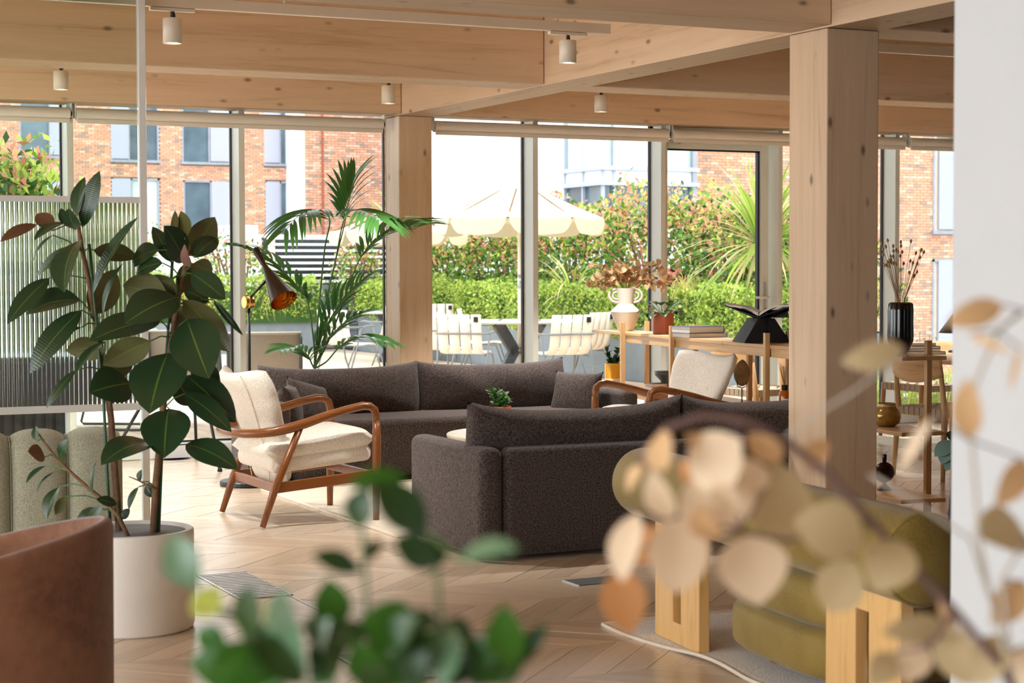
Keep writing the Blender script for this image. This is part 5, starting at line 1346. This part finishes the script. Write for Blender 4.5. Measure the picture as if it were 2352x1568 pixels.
# slatted screen, grey gate panels, parapet
gt = thing('slat_gate', 'dark grey slatted wall panel at the far end of the terrace', 'fence', (10.36, 29.5, -.012))
MB().box(0, .05, 0, 3.2, .09, 1.12).build('backing', M['slat_dark'], gt)
for i in range(11): MB().box(0, 0, .02+i*.1, 3.2, .045, .108+i*.1).build('slat', M['planter'], gt)
fs_ = thing('slat_screen', 'white horizontal slat screen above the grey gate', 'fence', (9.9, 30.4, 1.02))
for i in range(9): MB().box(0, 0, i*.108, 3.4, .05, .042+i*.108).build('slat', M['white_paint'], fs_)
for x in (.05, 1.35, 2.35, 3.3): MB().box(x, .05, -1.03, x+.10, .13, .91).build('post', M['slat_cream'], fs_)
MB().box(0, .3, -1, 3.4, .34, .9).build('backing', M['slat_dark'], fs_)
sg = thing('sign', 'small white no smoking sign on the grey gate', 'sign', (10.95, 29.46, .83))
MB().box(0, 0, 0, .46, .012, .17).build('plate', M['label_white'], sg)
rr_ = MB().lathe([(.052, -.004), (.072, -.004), (.072, .004), (.052, .004), (.052, -.004)], 24, (.10, -.006, .085), axis=Vector((0, 1, 0))); rr_.bar((.06, -.008, .125), (.14, -.008, .045), .006, .016, up=(0, 1, 0)); rr_.build('prohibition_ring', M['red'], sg)
def letters(txt, loc, size, mat, parent, rx=pi/2):
    cu = bpy.data.curves.new('letters', 'FONT'); cu.body = txt; cu.size = size; cu.extrude = .002; cu.materials.append(mat)
    tmp = bpy.data.objects.new('tmp', cu); COL.objects.link(tmp); bpy.context.view_layer.update(); me = bpy.data.meshes.new_from_object(tmp.evaluated_get(bpy.context.evaluated_depsgraph_get())); bpy.data.objects.remove(tmp); me.materials.clear(); me.materials.append(mat); o = bpy.data.objects.new('lettering', me); COL.objects.link(o); o.parent = parent; o.location = loc; o.rotation_euler = (rx, 0, 0); return o
letters('NO', (.20, -.004, .03), .15, M['red'], sg)
pw_ = MB().box(2, 33, -9, 14, 33.3, 2.02).build('parapet_wall', M['white_paint']); tag(pw_, 'low white parapet wall behind the slatted screen', 'wall')
tag(MB().box(at_y(528, 530, 33.4).x, 33.35, -9, at_y(590, 530, 33.4).x, 34.5, at_y(560, 517, 33.4).z).build('roof_box', M['white_paint']), 'white roof box rising above the parapet left of the palm', 'wall')

# parasols
def parasol(lab, x, y, R, zr, zt, rot=0):
    t = thing('parasol', lab, 'parasol', (x, y, -.012), rot, 'cream scalloped parasols on the terrace')
    ns = 8; pf = [(0, zt), (.03, zt-.02), (.055, zt-.12), (.14, zt-.25), (.34, zt-.36), (.62, zt-.50), (.85, zt-.605), (1.0, zr)]
    mb = MB()
    def can(u, v):
        k = v*(len(pf)-1); i = min(len(pf)-2, int(k)); f = k-i; r_ = (pf[i][0]*(1-f)+pf[i+1][0]*f)*R; z_ = pf[i][1]*(1-f)+pf[i+1][1]*f
        th = 2*pi*u; m_ = (th % (2*pi/ns))-pi/ns; r2_ = r_*(cos(pi/ns)/cos(m_)*.75+.25)
        return (r2_*cos(th), r2_*sin(th), z_-.03*(r_/R)*(1-abs(m_)/(pi/ns)))
    mb.grid(ns*8+1, 22, can); weld(mb.build('canopy', M['canvas'], t, smooth=True))
    for k in range(ns):
        mb = MB()
        def val(u, v, k=k):
            th = 2*pi*(k+.03+.94*u)/ns; m_ = (th % (2*pi/ns))-pi/ns; rr = R*(cos(pi/ns)/cos(m_)*.75+.25)*1.003
            sc_ = .06+.12*min(1, (min(u, 1-u)*7))**.6
            return (rr*cos(th)*(1+.01*v), rr*sin(th)*(1+.01*v), zr-.03*(1-abs(m_)/(pi/ns))-sc_*v)
        mb.grid(17, 4, val); mb.build('valance', M['canvas'], t, smooth=True)
        a = 2*pi*k/ns; MB().bar((0, 0, zt-.2), (R*.98*cos(a), R*.98*sin(a), zr-.01), .018, .02).build('rib', M['brown_stem'], t)
    MB().tube([(0, 0, 0), (0, 0, zt-.05)], .024, 10).build('pole', M['slat_cream'], t, smooth=True)
    MB().tube([(0, 0, 1.13), (0, 0, 1.30)], .027, 10).build('pole_sleeve', M['steel'], t, smooth=True)
    MB().lathe([(.001, zt-.03), (.03, zt-.03), (.022, zt+.03), (.001, zt+.03)], 12).build('finial', M['canvas'], t)
    MB().lathe([(.001, 0), (.25, 0), (.25, .05), (.03, .07), (.03, .2), (.001, .2)], 24).build('base', M['steel_dark'], t); return t
pt = at_d(1193, 500, 22.0)
parasol('cream parasol over the terrace table, right of the far timber post', pt.x, pt.y, 1.03, 1.97, 2.64, .2)
p2 = at_d(915, 500, 27.0)
parasol('second cream parasol, mostly hidden behind the far timber post', p2.x, p2.y, 1.03, 1.92, 2.56, .35)

# round tables and slatted armchairs
def terrace_table(lab, x, y, r):
    t = thing('terrace_table', lab, 'table', (x, y, -.012), .3, 'round grey terrace tables')
    MB().lathe([(.001, .715), (r-.03, .715), (r, .73), (r, .742), (r-.01, .745), (.001, .745)], 48).build('table_top', M['table_grey'], t)
    for a in (0, pi/2):
        h = Vector((cos(a), sin(a), 0)); up_ = Vector((-sin(a), cos(a), 0))
        for s in (-1, 1):
            MB().bar(h*(s*.38)+Vector((0, 0, .715)), h*(s*.08)+Vector((0, 0, .36)), .05, .12, up=h, w1=.05, h1=.14).bar(h*(s*.08)+Vector((0, 0, .40)), h*(s*.36), .05, .14, up=h, w1=.05, h1=.12).build('leg', M['steel_dark'], t)
    return t
terrace_table('round grey table under the near parasol', pt.x, pt.y, .70)
terrace_table('round grey table under the second parasol', p2.x, p2.y, .62)
def slat_chair(lab, x, y, rz):
    """faces +y"""
    t = thing('slat_chair', lab, 'chair', (x, y, -.012), rz, 'cream slatted terrace armchairs')
    prof = [(-.30, .86), (-.275, .72), (-.25, .58), (-.225, .49), (-.17, .435), (-.08, .415), (.05, .425), (.17, .435), (.25, .42)]
    for i in range(4):
        x0 = -.255+.1285*i; x1 = x0+.113; mb = MB()
        n = len(prof); vs = []
        for y_, z_ in prof: vs += [(x0, y_, z_), (x1, y_, z_)]
        mb.add(vs, [(2*j, 2*j+1, 2*j+3, 2*j+2) for j in range(n-1)])
        mb.build('slat', M['slat_cream'], t, smooth=True, solid=.010)
    MB().box(.165, -.312, .775, .215, -.300, .835).build('maker_plate', M['black_matt'], t).rotation_euler = (0, 0, 0)
    for s in (-1, 1):
        xx = .29*s
        MB().tube([(xx*.92, -.30, 0), (xx, -.16, .40), (xx*1.03, -.11, .60), (xx*1.03, -.06, .645), (xx*1.03, .02, .655), (xx*1.03, .17, .655)], .0115, 8).build('arm_leg', M['tube_grey'], t, smooth=True)
        MB().tube([(xx*1.03, -.06, .645), (xx*1.0, -.22, .645), (xx*.9, -.275, .645), (0, -.285, .645)], .0105, 8).build('back_rail', M['tube_grey'], t, smooth=True)
        MB().tube([(xx*.92, .36, 0), (xx*.95, .26, .22), (xx*.9, .20, .40), (xx*.85, .05, .412), (xx*.9, -.14, .40)], .0115, 8).build('front_leg', M['tube_grey'], t, smooth=True)
    return t
c1 = at_d(1070, 800, 20.6); ch0 = slat_chair('slatted chair left of the near parasol pole, back toward the window', c1.x, c1.y, radians(-38))
def sc_(lab, px, d_, rz): q = at_d(px, 800, d_); return dup(ch0, (q.x, q.y, -.012), radians(rz), lab)
sc_('slatted chair right of the mullion, nearest, back toward the window', 1290, 20.3, -2)
sc_('slatted chair behind the nearest one, right of the mullion', 1335, 21.4, 28)
sc_('slatted chair across the table, only its white back showing above the table', 1108, 23.4, -120)
sc_('slatted chair just right of the far timber post, partly hidden by the next chair', 1012, 21.6, -55)
sc_('slatted chair facing right behind the palm, left of the timber post', 800, 23.0, -62)
sc_('slatted chair beside the second table, touching the timber post', 873, 25.4, 30)
sc_('slatted chair at the second table, just over the back of the nearer chairs', 1010, 27.0, -30)

# low sling loungers near the glass
def lounge(lab, x, y, rz):
    t = thing('sling_lounger', lab, 'lounge chair', (x, y, -.012), rz, 'low sling lounge chairs on the deck')
    for s in (-1, 1):
        X_ = .30*s
        MB().tube([(X_, -.30, .84), (X_, -.10, .36), (X_, .0, .31), (X_, .52, .38)], .012, 8).build('side_tube', M['steel_dark'], t, smooth=True)
        MB().tube([(X_, -.30, .84), (X_, -.33, .80), (X_, -.34, .02), (X_, -.32, .012), (X_, .36, .012), (X_, .38, .03), (X_, .30, .345)], .011, 8).build('sled_leg', M['steel_dark'], t, smooth=True)
    MB().tube([(-.30, -.30, .84), (.30, -.30, .84)], .013, 8).build('top_tube', M['cream_metal'], t, smooth=True)
    mb = MB(); pr_ = [(-.305, .845), (-.20, .60), (-.10, .365), (-.05, .325), (.02, .315), (.25, .34), (.52, .38)]
    vs = []
    for y_, z_ in pr_: vs += [(-.288, y_, z_), (.288, y_, z_)]
    mb.add(vs, [(2*j, 2*j+1, 2*j+3, 2*j+2) for j in range(len(pr_)-1)]); mb.build('sling', M['sling'], t, smooth=True, solid=.004); return t
q = at_d(608, 800, 15.3); lg = lounge('sling lounger outside the glass behind the floor lamp', q.x, q.y, radians(-18))
q = at_d(300, 985, 15.6); dup(lg, (q.x-.1, q.y+.2, -.012), radians(60), 'sling lounger outside the glass behind the rubber plant')
q = at_d(470, 900, 15.6); dup(lg, (q.x-.05, q.y+.3, -.012), radians(-25), 'sling lounger outside the glass left of the first wide mullion')
nb_ = planter('dark ribbed planter box just outside the far left window', 1.1, 14.5, 3.05, 16.2, .78, 'slat_dark')
for i in range(24): MB().box(.02+i*.08, -.02, .02, .07+i*.08, 0, .76).build('rib', M['slat_dark'], nb_)
MB().box(1.952, 0, 0, 1.96, 1.7, .78).build('side_panel', M['planter'], nb_)

# brick and white buildings across the street
BH, BL = .075, .225
def bricks(bld, x0, x1, z0, z1, y, holes, visx, visz, seed=0):
    """bricks on a wall plane y, real boxes; the 300 that show largest are parts"""
    r2 = random.Random(seed); loc = wloc(bld); rest = MB(); parts = []
    nrow = int((z1-z0)/BH); cx_ = (visx[0]+visx[1])/2; cz_ = (visz[0]+visz[1])/2
    for j in range(nrow):
        z = z0+j*BH; off = 0 if j % 2 == 0 else BL/2; i = 0; x = x0-off
        while x < x1:
            a, b = max(x, x0)+.005, min(x+BL, x1)-.005; x += BL
            if b-a < .03: continue
            segs = [(a, b)]
            for hx0, hx1, hz0, hz1 in holes:
                if hz0 < z+BH and hz1 > z+.01:
                    ns = []
                    for sa, sb in segs:
                        if sb <= hx0 or sa >= hx1: ns.append((sa, sb)); continue
                        if sa < hx0-.03: ns.append((sa, hx0))
                        if sb > hx1+.03: ns.append((hx1, sb))
                    segs = ns
            for sa, sb in segs:
                mi = r2.choices((0, 1, 2, 3), (4, 4, 2.2, 1.6))[0]; pr_ = r2.uniform(-.004, .004)
                full = abs((sb-sa)-(BL-.01)) < 1e-4
                inv = visx[0] < sa < visx[1] and visz[0] < z < visz[1]
                if full and inv: parts.append((((sa-cx_)**2+(z-cz_)**2), sa, z, pr_, mi))
                else: rest.box(sa-loc.x, y-.02+pr_-loc.y, z+.005-loc.z, sb-loc.x, y+.03-loc.y, z+BH-.005-loc.z, mi)
    parts.sort()
    for k, (d_, sa, z, pr_, mi) in enumerate(parts):
        if k < 300:
            o = bpy.data.objects.new('brick', bm_(mi)); COL.objects.link(o); o.parent = bld; o.location = (sa-loc.x, y+pr_-loc.y, z-loc.z)
        else: rest.box(sa-loc.x, y-.02+pr_-loc.y, z+.005-loc.z, sa+BL-.01-loc.x, y+.03-loc.y, z+BH-.005-loc.z, mi)
    rest.build('brickwork', BR, bld, fix=False)['kind'] = 'stuff'
_bm = {}
def bm_(mi):
    if mi not in _bm:
        o = MB().box(0, -.02, .005, BL-.01, .03, BH-.005).build('brick', BR[mi]); _bm[mi] = o.data; bpy.data.objects.remove(o)
    return _bm[mi]
def window(bld, y, gx0, gx1, px0, px1, z0, z1, glass='win_glass', panel=True):
    """glass from gx0..gx1, screen panel from px0..px1"""
    l = wloc(bld); X0, X1 = min(gx0, px0), max(gx1, px1)
    fr = MB(); w = .07
    for a, b, c, d_ in ((X0, X0+w, z0, z1), (X1-w, X1, z0, z1), (X0, X1, z1-w, z1)): fr.box(a-l.x, y-.01-l.y, c-l.z, b-l.x, y+.12-l.y, d_-l.z)
    m_ = gx1 if px0 > gx0 else gx0
    fr.box(m_-.03-l.x, y-.01-l.y, z0-l.z, m_+.03-l.x, y+.12-l.y, z1-l.z).box(X0-.05-l.x, y-.10-l.y, z0-.09-l.z, X1+.05-l.x, y+.12-l.y, z0-l.z)
    f = fr.build('window_frame', M['win_frame'], bld)
    MB().box(gx0-l.x, y+.06-l.y, z0-l.z, gx1-l.x, y+.08-l.y, z1-l.z).build('pane', M[glass], f)
    if panel: MB().box(px0-l.x, y-.02-l.y, z0+.04-l.z, px1-l.x, y+.04-l.y, z1-.03-l.z).build('screen_panel', M['screen_panel'], f)
    return (X0, X1, z0-.09, z1)
YA = 65.0
bA = thing('brick_building', 'long red brick building with grey windows across the street, at the left', 'building', (14, YA, -9))
xa = lambda px: at_y(px, 400, YA).x
za = lambda px, py: at_y(px, py, YA).z
H = []
for g0_, g1_, p0_, p1_, top, bot, gl_ in ((45,115,115,141,222,357,'win_glass'), (297,366,255,296,228,368,'win_glass'), (418,481,484,528,232,372,'win_glass'), (644,690,607,642,236,377,'win_glass'),
   (302,366,256,300,410,552,'win_blind'), (420,484,486,528,414,556,'win_glass'), (644,690,609,642,417,560,'win_glass'), (45,115,115,141,402,545,'win_blind'), (-120,-60,-60,-20,222,357,'win_glass'), (-120,-60,-60,-20,402,545,'win_glass')):
    m_ = (g0_+g1_)/2
    H.append(window(bA, YA, xa(g0_), xa(g1_), xa(p0_), xa(p1_), za(m_, bot), za(m_, top), gl_))
XA1 = xa(657)
l = wloc(bA); MB().box(5-l.x, .125, 0, XA1-l.x, .4, 20).build('wall', M['mortar'], bA)
mbk = MB(); holes = H
bricks(bA, 6, XA1, .2, 9, YA, H, (xa(340), xa(640)), (za(400, 420), za(400, 375)), 1)
MB().box(5-l.x, .0, 0, XA1-l.x, .12, 9.2).build('wall', M['mortar'], bA) if False else None
pil = MB().box(xa(657), YA-.6, -9, xa(702), YA+.2, 12).build('white_pilaster', M['white_clad']); tag(pil, 'plain white vertical panel between the two brick walls', 'building')
YB = 50.0; xb = lambda px: at_y(px, 400, YB).x; zb = lambda py: at_y(790, py, YB).z
bB = thing('brick_building', 'pale sunlit brick wall behind the palm', 'building', (xb(701), YB, -9)); l = wloc(bB)
MB().box(0, .025, 0, xb(900)-l.x+.6, .3, 21).build('wall', M['mortar'], bB)
bricks(bB, xb(701), xb(900), .2, 7, YB, [], (xb(701), xb(885)), (zb(470), zb(290)), 2)
MB().box(xb(738)-l.x, -.05, 0, xb(742)-l.x, .0, 21).build('corner_joint_strip', M['terracotta'], bB)  # thin brown strip painted in for the shading at the wall's corner joint
YC = 46.0; xc = lambda px: at_y(px, 400, YC).x
bC = thing('white_building', 'white panelled building behind the parasol', 'building', (xc(940), YC, -9)); l = wloc(bC)
edges = [xc(p) for p in (905, 983, 1061, 1140, 1220, 1300, 1322)]
for a, b in zip(edges, edges[1:]): MB().box(a-l.x+.012, 0, 0, b-l.x-.012, .2, 20).build('cladding_panel', M['white_clad'], bC)
MB().box(edges[0]-l.x, .06, 0, edges[-1]-l.x+3, .3, 20).build('wall', M['grey_clad'], bC)
# corner bay
xcn, ycn = 20.13, 37.06
xe = at_y(1597, 400, ycn).x
bD = thing('white_building', 'white corner bay with grey rails right of the parasol', 'building', (xcn, ycn, -9)); l = wloc(bD)
zr1, zr2 = at_d(1383, 386, 42).z, at_d(1383, 421, 42).z
def Dz(z): return z-l.z
dpt = 1.9
MB().box(.05, .05, 0, xe-xcn, 9, Dz(zr2)-1.0).build('wall', M['white_clad'], bD)
MB().box(.02, .02, Dz(zr2), xe-xcn-.02, dpt, Dz(zr1)).build('spandrel', M['white_clad'], bD)
MB().box(.06, .06, Dz(zr1), xe-xcn-.06, dpt, Dz(zr1)+5).build('glazing', M['win_blind'], bD)
MB().box(.06, .06, Dz(zr2)-1.05, xe-xcn-.06, dpt, Dz(zr2)).build('glazing', M['win_glass'], bD)
for z in (zr1, zr2): MB().box(-.08, -.08, Dz(z)-.04, xe-xcn+.08, dpt, Dz(z)+.06).build('rail', M['grey_clad'], bD)
for x in (0, .28, 1.45): MB().box(x, -.03, Dz(zr2)-1, x+.06, .06, Dz(zr1)+5).build('bay_mullion', M['grey_clad'], bD)
for x, x2 in ((.34, 1.40),): MB().box(x, .0, Dz(zr1)+.06, x2, .05, Dz(zr1)+5).build('bay_panel', M['white_clad'], bD)
for y in (.9, 1.84): MB().box(-.03, y, Dz(zr2)-1, .05, y+.06, Dz(zr1)+5).build('bay_mullion', M['grey_clad'], bD)
MB().box(-.01, .06, Dz(zr1)+.06, .05, .9, Dz(zr1)+5).build('bay_panel', M['white_clad'], bD)
MB().box(xe-xcn-.10, -.06, Dz(zr2)-1, xe-xcn+.02, .06, Dz(zr1)+5).build('bay_mullion', M['win_frame'], bD)
YE = 39.0; xe_ = lambda px: at_y(px, 450, YE).x; ze = lambda py: at_y(1650, py, YE).z
bE = thing('brick_building', 'brick building seen through the terrace door and right of the timber post', 'building', (xe_(1560), YE, -9)); l = wloc(bE)
hE = []
xw0, xw1 = xe_(2141), xe_(2205)
zs0, zs1 = at_y(2160, 595, YE).z, at_y(2160, 530, YE).z
MB().box(0, .025, 0, xe_(2400)-l.x, .3, 20).build('wall', M['mortar'], bE)
hE.append(window(bE, YE-.03, xw0, xw1, xw0+.2, xw1, zs0-2.6, zs0, 'win_blind')); hE.append(window(bE, YE-.03, xw0, xw1, xw0+.2, xw1, zs1, zs1+4, 'win_blind'))
bricks(bE, xe_(1560), xe_(2250), -1.6, 8.5, YE, hE, (xe_(1600), xe_(1735)), (ze(445), ze(345)), 3)
# low meadow strip outside the window right of the timber post
WH = ['at the left behind the woven chairs', 'between the chair legs', 'under the table edge', 'beside the white wall']
for k in range(4):
    x = 10.25+.62*k; y = 13.7+.22*k
    t = thing('grass_clump', 'low bright grass outside the right window, ' + WH[k], 'grass', (x, y, -.02), 0, 'low meadow grasses beyond the dining chairs')
    blades('blades', [M['hedge_lime'], M['grass_blade'], M['box_green']], t, 200, .62, .012, .7, 1.45, .8, 50+k, crown=.18)
WH = ['leftmost', 'second from the left', 'third from the left', 'fourth from the left', 'second from the right', 'rightmost']
for k, (px, py) in enumerate(((2106, 778), (2112, 762), (2122, 775), (2135, 768), (2144, 782), (2150, 772))):
    q = at_y(px, py, 13.9); t = thing('daisy', 'small white daisy outside the right window, ' + WH[k] + ' of six', 'flower', (q.x, q.y, -.02), 0, 'white daisies outside the right window')
    MB().tube([(0, 0, 0), (.02, 0, (q.z)*.6), (0, 0, q.z)], .003, 4).build('stalk', M['green_stem'], t)
    MB().lathe([(.001, q.z), (.014, q.z+.004), (.018, q.z+.016), (.001, q.z+.012)], 9).build('flower_head', M['white_paint'], t)
